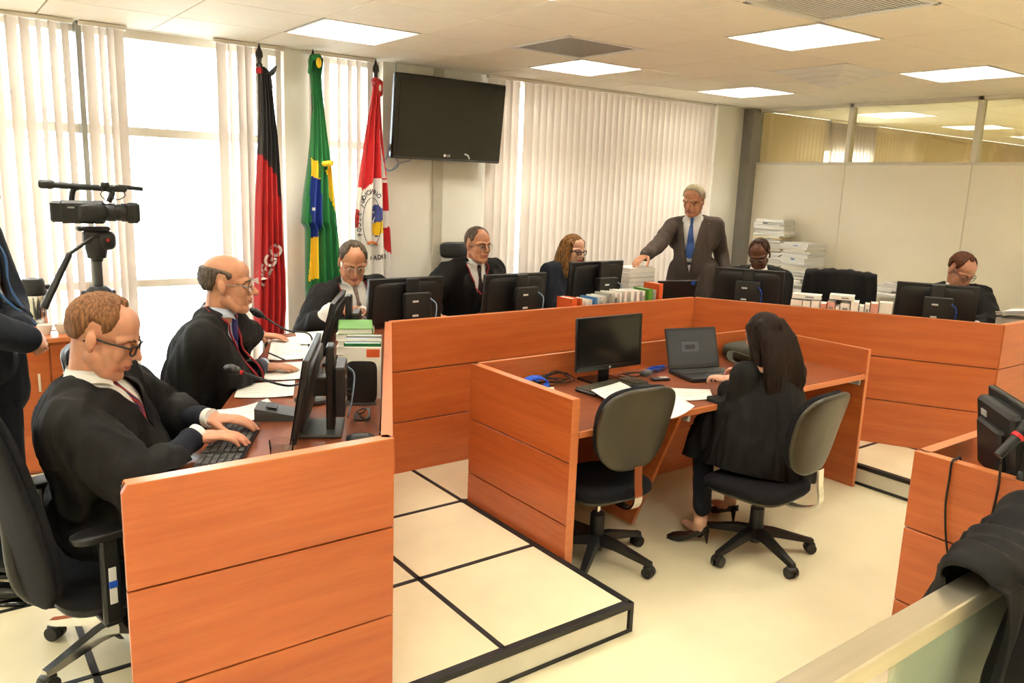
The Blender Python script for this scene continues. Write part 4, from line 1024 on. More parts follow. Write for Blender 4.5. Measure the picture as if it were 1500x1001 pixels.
for s in (1, -1):      # stiletto pumps
    a = P_.A[s]; fd = (V((-.5, .62, 0)) if s == 1 else V((.25, .95, 0))).normalized(); R = basis(fd, (0, 0, 1)); T = frame((a.x, a.y, 0), R); m = MB()
    prof = [(-.045, .024, .070, .105), (-.02, .027, .062, .095), (.02, .029, .040, .068), (.06, .031, .020, .042), (.10, .034, .004, .036), (.135, .028, .002, .030), (.165, .010, .002, .016)]
    vs = []
    for x, w_, z0, z1 in prof: vs += [(x, -w_, z0), (x, w_, z0), (x, w_ * .9, z1), (x, -w_ * .9, z1)]
    fs = [(0, 3, 2, 1), tuple(range(24, 28))]
    for i in range(6):
        for j in range(4): fs.append((i * 4 + j, i * 4 + (j + 1) % 4, i * 4 + 4 + (j + 1) % 4, i * 4 + 4 + j))
    m.add(vs, fs, 0, T); m.cone(T @ V((-.032, 0, .075)), T @ V((-.040, 0, .001)), .016, .0045, 12); m.v = [tuple(V(p) - P_.base) for p in m.v]
    obj('pump', m, 'blackgloss', P_.root, smooth=True, angle=60)
# ================================================================ FURNITURE AND EQUIPMENT
def sgn(x, e): return math.copysign(abs(x) ** e, x)
def superell(m, a, b, c, e1=.35, e2=.45, T=None, n=40, k=16, bend=None, mi=0):
    def P(u, v):
        t = 2 * pi * u; f = -pi / 2 + pi * (v * .998 + .001)
        p = V((a * sgn(cos(f), e1) * sgn(cos(t), e2), b * sgn(cos(f), e1) * sgn(sin(t), e2), c * sgn(sin(f), e1)))
        if bend: p = bend(p)
        return T @ p if T is not None else p
    o = len(m.v); m.grid(P, n, k, mi, wrapu=True)
    m.f.append(tuple(o + i for i in range(n))[::-1]); m.f.append(tuple(o + (k - 1) * n + i for i in range(n))); m.m += [mi, mi]
def star_base(r, mat, R, zc=.0, n=5, a0=0., hub=.045, castm='black', tall=.085):
    for k in range(n):
        t = a0 + 2 * pi * k / n; d = V((cos(t), sin(t), 0)); m = MB()
        T = Matrix.Rotation(t, 4, 'Z')
        vs = []
        for x, hw, z0, z1 in ((.02, .030, tall + .005, tall + .055), (.10, .026, tall + .005, tall + .045), (R - .03, .020, .062, .084), (R, .016, .060, .078)):
            vs += [(x, -hw, z0), (x, hw, z0), (x, hw * .75, z1), (x, -hw * .75, z1)]
        fs = [(0, 3, 2, 1), (12, 13, 14, 15)]
        for i in range(3):
            for j in range(4): fs.append((i * 4 + j, i * 4 + (j + 1) % 4, i * 4 + 4 + (j + 1) % 4, i * 4 + 4 + j))
        m.add(vs, fs, 0, T); leg = obj('base_leg', m, mat, r, smooth=True, angle=35)
        c = MB(); p = d * (R - .012); q = V((-d.y, d.x, 0))
        for s in (-1, 1): c.cone(p + q * s * .006 + V((0, 0, .029)), p + q * s * .026 + V((0, 0, .029)), .028, .026, 18)
        c.cone(p + V((0, 0, .03)), p + V((0, 0, .068)), .009, .009, 8); superell(c, .026, .022, .014, .6, .8, T=frame(p + V((0, 0, .046)), Matrix.Rotation(t, 3, 'Z')), n=16, k=8)
        obj('caster', c, castm, leg, smooth=True)
def strap(m, pts, w, t, side):
    vs = []; k = len(pts)
    for i, p in enumerate(pts):
        d = (pts[min(i + 1, k - 1)] - pts[max(i - 1, 0)]).normalized(); n = d.cross(side).normalized(); s = side.normalized()
        vs += [p + s * w / 2 + n * t / 2, p - s * w / 2 + n * t / 2, p - s * w / 2 - n * t / 2, p + s * w / 2 - n * t / 2]
    fs = [(0, 1, 2, 3), tuple(range((k - 1) * 4, k * 4))[::-1]] + [(i * 4 + j, i * 4 + 4 + j, i * 4 + 4 + (j + 1) % 4, i * 4 + (j + 1) % 4) for i in range(k - 1) for j in range(4)]
    m.add(vs, fs)
def task_chair(label, loc, rz, seat_rz=0., a0=0.3, st=.44, boff=0.):
    r = thing('task_chair', label, 'chair', loc, rz, 'low backed task chairs at the clerks desk')
    star_base(r, 'black', .30, a0=a0)
    obj('column', MB().lathe([(.030, .06), (.036, .09), (.034, .24), (.028, .245), (.028, .25)], 20), 'black', r, smooth=True)
    obj('gas_lift', MB().cone((0, 0, .25), (0, 0, st - .09), .014, .014, 14), 'chrome', r, smooth=True)
    m = MB(); m.box((0, 0, st - .085), (.26, .18, .035), .008); superell(m, .21, .21, .03, .5, .5, T=Matrix.Translation((.02, 0, st - .055))); obj('seat_pan', m, 'olive', r, smooth=True)
    m = MB(); superell(m, .225, .225, .036, .5, .55, T=Matrix.Translation((.02, 0, st - .034)), bend=lambda p: p + V((0, 0, -.02 * max(0, p.x / .22) ** 3))); obj('seat', m, 'fabric', r, smooth=2)
    # pear-shaped backrest, plastic shell outside, cushion inside
    tilt = .20; T = frame((-.225 - boff, 0, st + .305), Matrix.Rotation(-tilt, 3, 'Y'))
    def bend(p): return V((p.x + .55 * p.y * p.y - .04 * (p.z / .2) ** 2 * .4, p.y * (1 + .10 * p.z / .2 - .06 * (p.z / .2) ** 2), p.z))
    sh = MB(); superell(sh, .200, .215, .022, .55, .62, T=T @ Matrix.Rotation(pi / 2, 4, 'Y'), bend=None)
    # rotate so the flat axis is x: rebuild with bend in place
    sh = MB(); RX = Matrix.Rotation(pi / 2, 4, 'Y')
    def shell(m, a, b, c, off):
        superell(m, a, b, c, .5, .62, n=48, k=14, T=T, bend=lambda p: bend(V((p.z + off, p.y, -p.x))))
    shell(sh, .205, .212, .020, -.018); bo = obj('backrest', sh, 'olive', r, smooth=2)
    cu = MB(); shell(cu, .200, .206, .026, .012); obj('back_cushion', cu, 'fabric', bo, smooth=2)
    bar = MB(); pts = curve_pts([(-.10, 0, st - .085), (-.22, 0, st - .088), (-.275 - boff, 0, st - .04), (-.268 - boff, 0, st + .05), (-.262 - boff, 0, st + .13)], 24)
    strap(bar, pts, .045, .010, V((0, 1, 0)))
    obj('back_bar', bar, 'chrome', r, smooth=True); return r
def exec_chair(label, loc, rz, headrest=False, st=.385, bh=.62, tilt=.14, bw=.24, metal='black', arms=True, a0=.5, group='high backed black bench chairs', armx=0., backm='black'):
    r = thing('office_chair', label, 'chair', loc, rz, group)
    star_base(r, metal, .29, a0=a0)
    obj('column', MB().lathe([(.028, .055), (.045, .075), (.045, .14), (.034, .142), (.034, st - .10)], 20), 'black', r, smooth=True)
    m = MB(); m.box((-.02, 0, st - .10), (.26, .16, .04), .01); superell(m, .225, .225, .03, .5, .45, T=Matrix.Translation((-.01, 0, st - .07))); obj('seat_pan', m, 'black', r, smooth=True)
    m = MB(); superell(m, .235, .24, .038, .5, .5, T=Matrix.Translation((-.01, 0, st - .038))); obj('seat', m, 'fabric', r, smooth=2)
    T = frame((-.262, 0, st + .02), Matrix.Rotation(-tilt, 3, 'Y'))
    def bk(m, off, th, g):
        superell(m, bh / 2 - g, bw - g, th, .5, .42, n=48, k=14, T=T, bend=lambda p: V((p.z + off + .5 * p.y * p.y - .10 * ((-p.x) / bh) ** 2, p.y * (1 - .12 * (-p.x / bh)), -p.x + bh / 2 - .06)))
    m = MB(); bk(m, -.016, .018, 0); b = obj('backrest', m, backm, r, smooth=2)
    m = MB(); bk(m, .008, .024, .008); obj('back_cushion', m, 'fabric', b, smooth=2)
    m = MB(); m.tube(curve_pts([(-.08, 0, st - .10), (-.22, 0, st - .10), (-.31, 0, st + .0), (-.325, 0, st + .22)], 16), .022, 10); obj('back_support', m, 'black', r, smooth=True)
    if headrest:
        m = MB(); superell(m, .065, .155, .028, .5, .45, T=T @ Matrix.Translation((-.05, 0, bh + .10)), bend=lambda p: V((p.z + .9 * p.y * p.y, p.y, -p.x))); obj('headrest', m, 'black', r, smooth=2)
        obj('headrest_bar', MB().box((0, 0, 0), (.014, .05, .20), .004, T=T @ Matrix.Translation((-.075, 0, bh + .0))), 'black', r)
    if arms:
        for s in (-1, 1):
            m = MB(); superell(m, .12, .042, .016, .5, .55, T=Matrix.Translation((.015 + armx, s * .285, st + .215))); a = obj('armrest', m, 'black', r, smooth=2)
            m = MB(); m.box((armx, s * .285, st + .06), (.055, .03, .29), .008); m.box((armx, s * .245, st - .085), (.05, .10, .018), .004); obj('arm_post', m, 'black', a)
            if metal == 'chrome' and s < 0:
                obj('arm_plate', MB().box((armx, s * .302, st + .045), (.022, .004, .12), .001), 'label', a); obj('blue_tape', MB().box((armx, s * .305, st + .05), (.026, .005, .022), .002), 'blue', a)
    return r
def monitor(label, loc, face, top, w=.51, h=.30, tilt=.10, pc=True, name='monitor', group=None, logo=None, labels=2, cable=True, cabm='paleblue', th=.030):
    """face: direction (yaw) the display looks; loc on the desk."""
    r = thing(name, label, 'monitor', loc, face, group); H = top - loc[2]
    T = frame((0, 0, H - h / 2), Matrix.Rotation(-tilt, 3, 'Y'))
    m = MB(); m.box((0, 0, 0), (.020, w, h), .004, T=T); superell(m, h / 2 * .86, w / 2 * .90, .016, .5, .25, n=32, k=10, T=T @ Matrix.Translation((-.014, 0, 0)), bend=lambda p: V((p.z, p.y, -p.x)))
    sh = obj('display_shell', m, 'black', r, smooth=True)
    obj('screen', MB().box((.0105, 0, .004), (.002, w - .034, h - .042), 0, T=T), 'screen', r)
    bz = MB(); bz.box((.0105, 0, h / 2 - .008), (.005, w, .016), .001, T=T); bz.box((.0105, 0, -h / 2 + .011), (.005, w, .022), .001, T=T)
    for s in (-1, 1): bz.box((.0105, s * (w / 2 - .008), 0), (.005, .016, h - .03), .001, T=T)
    obj('bezel', bz, 'blackgloss', r)
    obj('stand_base', MB().box((-.045, 0, .007), (.17, .22, .014), .005), 'grey' if pc else 'blackgloss', r)
    if pc:
        m = MB(); m.box((-.085, 0, H * .52), (.030, .085, H * .98), .006); m.box((-.05, 0, H - h / 2), (.07, .07, .07), .006); obj('stand_column', m, 'black', r)
        p = obj('mini_computer', MB().box((0, 0, 0), (.036, .178, .182), .004), 'black', r, loc=(-.122, -.01, H * .5))
        obj('top_vent', MB().box((0, 0, .0925), (.030, .165, .003), .0005), 'grey', p)
        for k in range(labels): obj('sticker', MB().box((-.0185, .02, .045 - .085 * k), (.001, .040, .012), .0002), 'label', p)
        obj('sticker', MB().box((-.0115, -w * .36, h / 2 - .05), (.022, .045, .012)), 'label', sh, loc=(0, 0, H - h / 2)) if False else None
        if cable:
            c = MB(); c.tube(curve_pts([(-.142, -.09, H * .5 + .06), (-.165, -.12, H * .5 + .02), (-.155, -.115, H * .25), (-.14, -.11, .012)], 20), .0032, 6); obj('cable', c, cabm, r, smooth=2)
            c = MB()
            for k in range(5): c.tube(curve_pts([(-.140, -.085, H * .5 + .05 - .03 * k), (-.16, -.11 - .008 * k, H * .5 + .02 - .03 * k), (-.12, -.14, .1 + .01 * k)], 8), .002, 5)
            obj('wires', c, 'black', r)
    else:
        m = MB(); m.box((-.03, 0, (H - h) / 2 + .03), (.022, .07, H - h + .06), .005); obj('stand_neck', m, 'blackgloss', r)
    if logo:
        me = text_mesh(logo, .013, .0004); lm = MB().from_mesh(me, T=T @ Matrix.Translation((.0136, 0, -h / 2 + .012)) @ Matrix.Rotation(pi / 2, 4, 'Z') @ Matrix.Rotation(pi / 2, 4, 'X')); obj('logo', lm, 'label', r)
    return r
GM = 'computer monitors on the judges bench'
M1p = lwp(.57, .31, WT)
monitor('black monitor with mini computer on the left wing, angled to the typing man', M1p, LY + pi, 1.195, tilt=.16, group=GM)
M2p = lwp(1.72, .30, WT)
monitor('black monitor seen edge on beside the stacked green books', M2p, LY + pi - .05, 1.215, tilt=.25, group=GM)
for px_, py_, Y_, lab in ((597, 407, 4.25, 'black monitor back with two white stickers between the two bespectacled judges'), (757, 401, 4.24, 'black monitor back in front of the judge with the high headrest'), (876, 383, 4.27, 'black monitor back in front of the woman with long hair')):
    p = pY(px_, py_, Y_); monitor(lab, (p.x, p.y + .02, WT), pi / 2, p.z, group=GM, tilt=.10)
RF = atan2(RN.y, RN.x)
for px_, py_, of, lab in ((1099, 394, .40, 'black monitor back hiding the chest of the dark skinned judge'), (1374, 416, .38, 'black monitor back in front of the judge writing at the bench end')):
    p = pplane(px_, py_, rwp(0, of), RN); monitor(lab, (p.x, p.y, WT), RF, p.z, group=GM, cabm='blue')
# ---- paper, books, files
def sheet(label, corners_px, z, name='paper_sheet', group='loose papers on the desks', th=.0012, m='paper', curlv=.004, lines=0):
    P = [pz(x, y, z) for x, y in corners_px]; c = sum(P, V()) / 4
    r = MB(); n = 8
    def Q(u, v):
        p = P[0].lerp(P[1], u).lerp(P[3].lerp(P[2], u), v) - c; return V((p.x, p.y, curlv * (u - .5) ** 2 * 4 * (.5 + v)))
    r.grid(Q, n, n); b = MB(); b.grid(lambda u, v: Q(1 - u, v) - V((0, 0, th)), n, n); r.add(b.v, b.f)
    for i in range(n - 1): pass
    o = tag(obj(name, r, m, loc=(c.x, c.y, z)), label, 'paper', group)
    if lines:
        lm = MB()
        for k in range(lines):
            v = .12 + .76 * k / max(1, lines); a = Q(.12, v) + V((0, 0, .0012)); bb = Q(.85 - .25 * (k % 3 == 2), v) + V((0, 0, .0012)); d = (Q(.12, v + .012) - Q(.12, v))
            lm.add([a, bb, bb + d, a + d], [(0, 1, 2, 3)])
        obj('print', lm, 'ink', o)
    return o
def book(label, loc, size, rz, cover, group, lay=False, tilt=0., page='paper', name='book'):
    """size: thickness, depth (spine to fore edge), height; standing with spine along local -y."""
    t, d, h = size; r = thing(name, label, 'book', loc, rz, group); T = Matrix.Rotation(tilt, 4, 'Y')
    if lay: T = Matrix.Translation((0, 0, t / 2)) @ Matrix.Rotation(pi / 2, 4, 'Y') @ Matrix.Translation((0, 0, -h / 2))
    c = MB(); c.box((-t / 2 + .0015, 0, h / 2), (.003, d, h), 0, T=T); c.box((t / 2 - .0015, 0, h / 2), (.003, d, h), 0, T=T); c.box((0, -d / 2 + .0015, h / 2), (t, .003, h), 0, T=T); obj('cover', c, cover, r)
    obj('pages', MB().box((0, .003, h / 2), (t - .006, d - .008, h - .008), 0, T=T), page, r); return r
# books along the back section (spines turned to the clerks)
bk_spec = [('orange', .050, .200, 'book with orange cover leading the row on the bench'), ('orange', .020, .195, 'thin book with an orange edge in the row on the bench'), ('paper', .020, .180, None), ('paper', .016, .185, None), ('bluecov', .022, .195, None), ('paper', .020, .20, None), ('paper', .012, .20, None), ('lgrey', .020, .215, None), ('paper', .022, .22, None), ('paper', .020, .215, None), ('paper', .032, .225, None), ('paper', .034, .222, None), ('paper', .032, .222, None), ('label', .030, .218, None), ('green', .045, .230, 'green book near the end of the row on the bench'), ('paper', .012, .22, None), ('orange', .045, .262, 'tall orange topped book closing the row on the bench')]
x = pY(829, 440, 4.0).x; x1 = pY(967, 420, 4.0).x; tot = sum(b[1] for b in bk_spec); gap = (x1 - x - tot) / len(bk_spec)
for i, (cv, t, hgt, lab) in enumerate(bk_spec):
    b = book(lab or 'white paged law book standing in the row on the back bench section', (x + t / 2, 4.018 + .004 * sin(i * 2.1), WT), (t, .15, hgt), 0, cv, 'law books on the back bench section', page='paper'); x += t + gap
    if i in (5, 8, 13): obj('spine_print', MB().box((0, -.0755, hgt * .7), (t * .5, .001, hgt * .3)), 'ink' if i != 8 else 'inkdark', b)
# books on the right wing
p0 = pplane(1160, 440, rwp(0, .12), RN); p1 = pplane(1309, 450, rwp(0, .12), RN); a0 = (p0 - C_).dot(RU); a1 = (p1 - C_).dot(RU)
sp2 = [.055, .038, .040, .030, .038, .018, .045, .036, .022, .022, .036, .062]; hs2 = [.195, .195, .200, .185, .200, .175, .200, .215, .190, .205, .215, .225]; sc = (a1 - a0) / (sum(sp2) + .004 * len(sp2)); a = a0
for i, t in enumerate(sp2):
    t *= sc; cv = 'pink' if i in (3, 4, 10) else 'label' if i in (0, 6, 11) else 'paper'
    q = rwp(a + t / 2, .12, WT); b = book('white book standing in the row on the right bench wing', q, (t, .15, hs2[i]), rrz_ if False else atan2(RU.y, RU.x), cv, 'books on the right bench wing'); a += t + .004 * sc
    if i in (6, 4, 9): obj('spine_print', MB().box((0, -.0755, hs2[i] * .72), (t * .55, .001, hs2[i] * .25)), 'ink', b)
for al, hh, wd_, lab in ((a0 + .10, .203, .19, 'white book lying across the row beside the monitor of the right wing'), (a0 + .47 * (a1 - a0) + .02, .218, .16, 'white book lying flat on the row before the empty chair')):
    b = book(lab, rwp(al, .13, WT + hh), (.030, .13, wd_), atan2(RU.y, RU.x), 'paper', 'books lying on the right wing row', lay=True)
    obj('spine_print', MB().box((.02, -.0655, .015), (wd_ * .3, .001, .010)), 'ink', b)
# laptop beyond the book row
def laptop(label, loc, rz, w, d, h, openang, screenm, group=None):
    r = thing('laptop', label, 'laptop', loc, rz, group)
    b = obj('keyboard_base', MB().box((0, 0, .012), (d, w, .022), .004), 'black', r)
    k = MB()
    for i in range(5):
        for j in range(13): k.box((-d * .30 + i * .019 + .0, -w * .42 + j * w * .84 / 12, .0245), (.015, w * .84 / 12 - .004, .003))
    o = obj('keys', k, 'grey', b); o['kind'] = 'stuff'
    obj('touchpad', MB().box((d * .28, 0, .0235), (.05, .085, .001)), 'grey', b)
    T = frame((-d / 2 + .004, 0, .022), Matrix.Rotation(-openang, 3, 'Y'))
    l = obj('lid', MB().box((0, 0, h / 2), (.010, w, h), .003, T=T), 'black', r)
    obj('screen', MB().box((.0055, 0, h / 2 + .004), (.001, w - .03, h - .04), 0, T=T), screenm, l)
    return r, T
p = pY(966, 425, 4.20)
lp, _ = laptop('open black laptop with a blue sticker on its lid behind the book row', (p.x + .11, 4.265, WT), pi / 2 - .22, .36, .24, .245, .30, 'screen', None)
obj('blue_sticker', MB().box((-.06 - .128, .125, .25), (.002, .03, .03)), 'blue', lp) if False else None
obj('sticker', MB().box((-.0056, -.14, .225), (.001, .034, .030), 0, T=_), 'blue', lp)
# files stacked on cabinets by the partition
cab = thing('file_cabinet', 'low white cabinet carrying the piled case files by the partition', 'cabinet', (6.86, 4.62, ZP))
CH = .70
obj('body', MB().box((0, 0, CH / 2), (.46, 1.30, CH - .01), .003), 'white', cab); obj('top', MB().box((-.005, 0, CH + .008), (.49, 1.32, .022), .003), 'white', cab)
for k in range(3):
    dd = obj('door', MB().box((-.236, -.43 + .43 * k, CH / 2 - .01), (.014, .418, CH - .06), .002), 'panel', cab); obj('handle', MB().box((-.248, -.30 + .43 * k, CH * .75), (.012, .014, .10), .003), 'alu', dd)
random.seed(11)
def pile(cx, cy, z0, zt, w, d, rz, grp, lab, pink=False):
    z = z0; i = 0
    while z < zt - .008:
        t = random.choice((.010, .014, .018, .026)); t = min(t, zt - z); a = random.choice((1, 1, .96, .92))
        r = thing('case_file', lab, 'file', (cx + random.uniform(-.016, .016), cy + random.uniform(-.018, .018), z), rz + random.uniform(-.09, .09), grp)
        c = 'yellow' if i % 9 == 4 else ('pink' if pink and i % 2 else random.choice(('paper', 'label', 'lgrey', 'paper')))
        obj('pages', MB().box((0, 0, t / 2), (w * a - .006, d * a - .006, t - .004)), 'paper', r)
        m = MB(); m.box((0, 0, .0010), (w * a, d * a, .0014)); m.box((0, 0, t - .0010), (w * a, d * a, .0014)); m.box((w * a / 2, 0, t / 2), (.0014, d * a, t - .001)); obj('folder', m, c, r)
        if i % 7 == 3: obj('label', MB().box((-w * a / 2 - .0005, random.uniform(-.06, .06), t / 2), (.002, .05, t * .5)), random.choice(('ink', 'bluecov')), r)
        z += t + .0003; i += 1
CZ = ZP + CH + .02
pile(6.87, 4.93, CZ, 1.545, .235, .33, .12, 'case files in the tall pile', 'case file in the taller paper pile on the white cabinet')
pile(6.83, 4.55, CZ, 1.345, .245, .33, -.15, 'case files in the lower pile', 'case file in the lower paper pile with yellow folders, on the cabinet')
pile(6.62 + .14, 4.20, CZ, 1.02, .22, .26, .2, 'pink case files', 'pinkish case file in the small heap beside the lower pile', True)
t2 = thing('side_table', 'low white table with loose documents behind the empty chair', 'table', (6.84, 3.66, ZP)); obj('top', MB().box((0, 0, .84), (.46, .56, .025), .003), 'white', t2)
for sx in (-1, 1):
    for sy in (-1, 1): obj('leg', MB().box((sx * .20, sy * .25, .414), (.035, .035, .828), .002), 'white', t2)
for k in range(5):
    r = thing('case_file', 'loose case file in the flat heap on the white table', 'file', (6.80 + .01 * k, 3.76 - .06 * k, ZP + .853 + .018 * k), .3 - .17 * k, 'loose files on the side table')
    obj('pages', MB().box((0, 0, .008), (.22, .30, .014)), 'paper', r); obj('folder', MB().box((0, 0, .0158), (.225, .305, .0016)), 'label', r)
    obj('print', MB().box((-.03, .02, .0168), (.10, .16, .0004)), 'ink', r)
# stack of white papers the standing man leans on
sp_ = pd(960, 400, 6.15)
for k in range(9):
    r = thing('case_file', 'white case file in the stack under the hand of the standing man', 'file', (pY(931, 400, 4.46).x + random.uniform(-.006, .006), 4.485, WT + .0358 * k), pi / 2 + random.uniform(-.05, .05), 'files under the standing mans hand')
    obj('pages', MB().box((0, 0, .017), (.21, .27, .031)), 'paper', r); m = MB(); m.box((0, 0, .0012), (.215, .275, .0024)); m.box((0, 0, .0335), (.215, .275, .002)); obj('folder', m, 'lgrey' if k % 3 == 0 else 'label', r)
# ---- left wing desk clutter
GB = 'papers on the left wing'
def shp(lab, c, z=WT + .003, **k): return sheet(lab, c, z, group=GB, **k)
shp('open white document under the pen of the bald judge', [(398, 498), (446, 491), (456, 525), (392, 529)], lines=9)
shp('long white document sheets lying under the bald judges hand', [(388, 533), (446, 530), (444, 556), (378, 557)], z=WT + .005)
shp('white sheet on the desk between the two gowned men on the left wing', [(350, 563), (432, 558), (430, 581), (343, 584)], lines=5)
shp('creased white sheet beside the typing mans hands', [(318, 604), (392, 587), (403, 606), (330, 627)], z=WT + .004, curlv=.02, lines=4)
shp('white papers at the far corner of the left wing', [(432, 488), (484, 484), (492, 500), (440, 506)], z=WT + .010)
def kb(label, loc, rz, w=.44, d=.14, km='grey', bm_='black', rows=6, cols=18, rest=False, group='keyboards'):
    r = thing('keyboard', label, 'keyboard', loc, rz, group); m = MB(); m.box((0, 0, .010), (d, w, .016), .005); obj('case', m, bm_, r)
    k = MB()
    for i in range(rows):
        for j in range(cols):
            if j in (13,) : continue
            k.box((-d / 2 + .014 + i * (d - .03) / (rows - 1), -w / 2 + .016 + j * (w - .032) / (cols - 1), .0205), ((d - .03) / (rows - 1) - .004, (w - .032) / (cols - 1) - .003, .006), .001)
    o = obj('keys', k, km, r); o['kind'] = 'stuff'
    if rest: obj('palm_rest', MB().box((d / 2 + .032, 0, .008), (.06, w * .98, .012), .005), bm_, r)
    return r
kp = pz(348, 650, WT)
kb('black keyboard under the typing mans hands', lwp(.37, .555, WT), LY + pi)
def gooseneck(label, base, tip, ctrl, ring=True):
    r = thing('gooseneck_microphone', label, 'microphone', base, 0, 'gooseneck microphones on the left wing'); b = V(base)
    obj('base', MB().box((0, 0, .014), (.11, .09, .028), .008), 'grey', r)
    pts = curve_pts([V((0, 0, .028)), *[V(c) - b for c in ctrl], V(tip) - b], 40); obj('stem', MB().tube(pts, .0042, 8), 'black', r, smooth=2)
    d = (pts[-1] - pts[-3]).normalized(); e = pts[-1]
    m = MB(); m.chain([e - d * .005, e + d * .018, e + d * .040, e + d * .058], [.008, .017, .019, .013], n=14); obj('foam_head', m, 'black', r, smooth=2)
    if ring: obj('ring', MB().cone(e - d * .012, e - d * .002, .0085, .0085, 14), 'red', r)
    return r
gb_ = pz(438, 590, WT); gooseneck('gooseneck microphone with a red ring bending toward the typing man', lwp(.93, .335, WT), pd(352, 545, 2.95), [lwp(.93, .345, WT + .09), pd(418, 565, 2.92)])
gooseneck('gooseneck microphone with black foam pointing to the bald judge', lwp(1.40, .36, WT), pd(385, 464, 3.72), [lwp(1.40, .37, WT + .05), pd(455, 492, 3.72), pd(420, 484, 3.72)], ring=False)
ph = thing('desk_phone', 'small black telephone base beside the keyboard on the left wing', 'phone', lwp(.74, .44, WT), LY); m = MB(); m.prism([(-.08, 0), (.08, 0), (.08, .018), (-.08, .05)], -.06, .06, T=Matrix.Rotation(pi / 2, 4, 'X')); obj('body', m, 'grey', ph); obj('display', MB().box((-.03, 0, .042), (.04, .07, .003), T=Matrix.Rotation(.2, 4, 'Y')), 'black', ph)
def cup(label, loc, r1=.034, h=.09, water=.05, saucer=False, group='drinking glasses'):
    r = thing('drinking_glass', label, 'glass', loc, 0, group); z = .0
    if saucer: obj('coaster', MB().lathe([(0, 0), (.05, 0), (.058, .006), (.05, .007), (0, .006)], 24), 'white', r, smooth=True); z = .0065
    obj('wall', MB().lathe([(0, z), (r1 * .86, z), (r1, z + h), (r1 - .002, z + h), (r1 * .84, z + .006), (0, z + .006)], 24), 'cup', r, smooth=True)
    if water: obj('water', MB().lathe([(0, z + .0065), (r1 * .83, z + .0065), (r1 * .89, z + water), (0, z + water)], 20), 'cup', r, smooth=True)
cup('drinking glass on the near corner of the left wing, by the end panel', lwp(.22, .36, WT), .040, .075)
cup('tall water glass on a white coaster behind the edge on monitor', lwp(1.16, .27, WT), .032, .11, .09, True)
pn = thing('pen', 'black pen held over the open document', 'pen', pz(403, 523, WT + .02)); a_ = pz(393, 517, WT + .035) - V(pn.location); b_ = pz(416, 527, WT + .012) - V(pn.location); obj('barrel', MB().cone(a_, b_, .004, .004, 10), 'black', pn); obj('tip', MB().cone(b_, b_ + (b_ - a_).normalized() * .012, .004, .0008, 10), 'grey', pn)
# document holder, standing files and stacked books against the well panel of the left wing
bh_ = thing('bookend', 'black metal bookend holding the standing papers on the left wing', 'bookend', lwp(.90, .125, WT), LY + pi / 2)
m = MB(); superell(m, .09, .065, .0025, .3, .35, T=Matrix.Translation((0, 0, .10)) @ Matrix.Rotation(pi / 2, 4, 'Y'), n=32, k=6); m.box((.03, 0, .0012), (.06, .12, .0024)); obj('plate', m, 'black', bh_, smooth=True)
al = 1.00
for i, (cv, t, hh, lab) in enumerate([('red', .016, .225, 'white file with a red printed corner standing behind the bookend'), ('dgreen', .030, .235, 'green backed file standing behind the red cornered one'), ('paper', .030, .225, 'plain white file standing on the left wing'), ('bluecov', .020, .235, 'file with a blue stripe standing on the left wing'), ('paper', .035, .22, 'thick white file standing on the left wing before the book stack'), ('lgrey', .025, .23, 'grey white file standing at the row end on the left wing')]):
    r = thing('standing_file', lab, 'file', lwp(al + t / 2, .125, WT), LY + pi / 2, 'files standing on the left wing')
    obj('pages', MB().box((0, 0, hh / 2), (t - .004, .150, hh - .004)), 'paper', r)
    m = MB(); m.box((-t / 2 + .001, 0, hh / 2), (.002, .158, hh)); obj('cover', m, 'paper' if cv in ('red', 'bluecov') else cv, r)
    m = MB(); m.box((t / 2 - .001, 0, hh / 2), (.002, .158, hh)); obj('back_cover', m, cv if cv != 'red' else 'paper', r)
    if cv == 'red': obj('corner_print', MB().box((-t / 2 - .0004, -.045, hh - .025), (.001, .055, .035)), 'orange', r); obj('text_print', MB().box((-t / 2 - .0004, -.03, hh * .55), (.001, .06, .012)), 'ink', r)
    if cv == 'bluecov': obj('stripe_print', MB().box((-t / 2 - .0004, 0, hh - .02), (.001, .15, .016)), 'bluecov', r)
    al += t + .022
al0 = 1.335
lay = [('dgreen', .030), ('paper', .034), ('label', .030), ('lgrey', .030), ('paper', .036), ('label', .030), ('paper', .030), ('green', .028)]
z = WT
for i, (cv, t) in enumerate(lay):
    q = lwp(al0 + .10, .17, z); r = book(['dark green book at the bottom of the stack on the left wing', 'white paged book second from the bottom of the left wing stack', 'white book in the middle of the left wing stack', 'grey edged book in the left wing stack', 'thick white book in the upper half of the left wing stack', 'white book third from the top of the stack', 'white paged book right under the green one', 'green patterned book on top of the left wing stack'][i], q, (t, .16, .24), LY + pi / 2 + .06 * sin(i * 3), cv, 'books stacked on the left wing', lay=True); z += t
    if i in (1, 4): obj('spine_print', MB().box((.03, -.0805, t / 2), (.09, .001, t * .4)), 'ink', r)
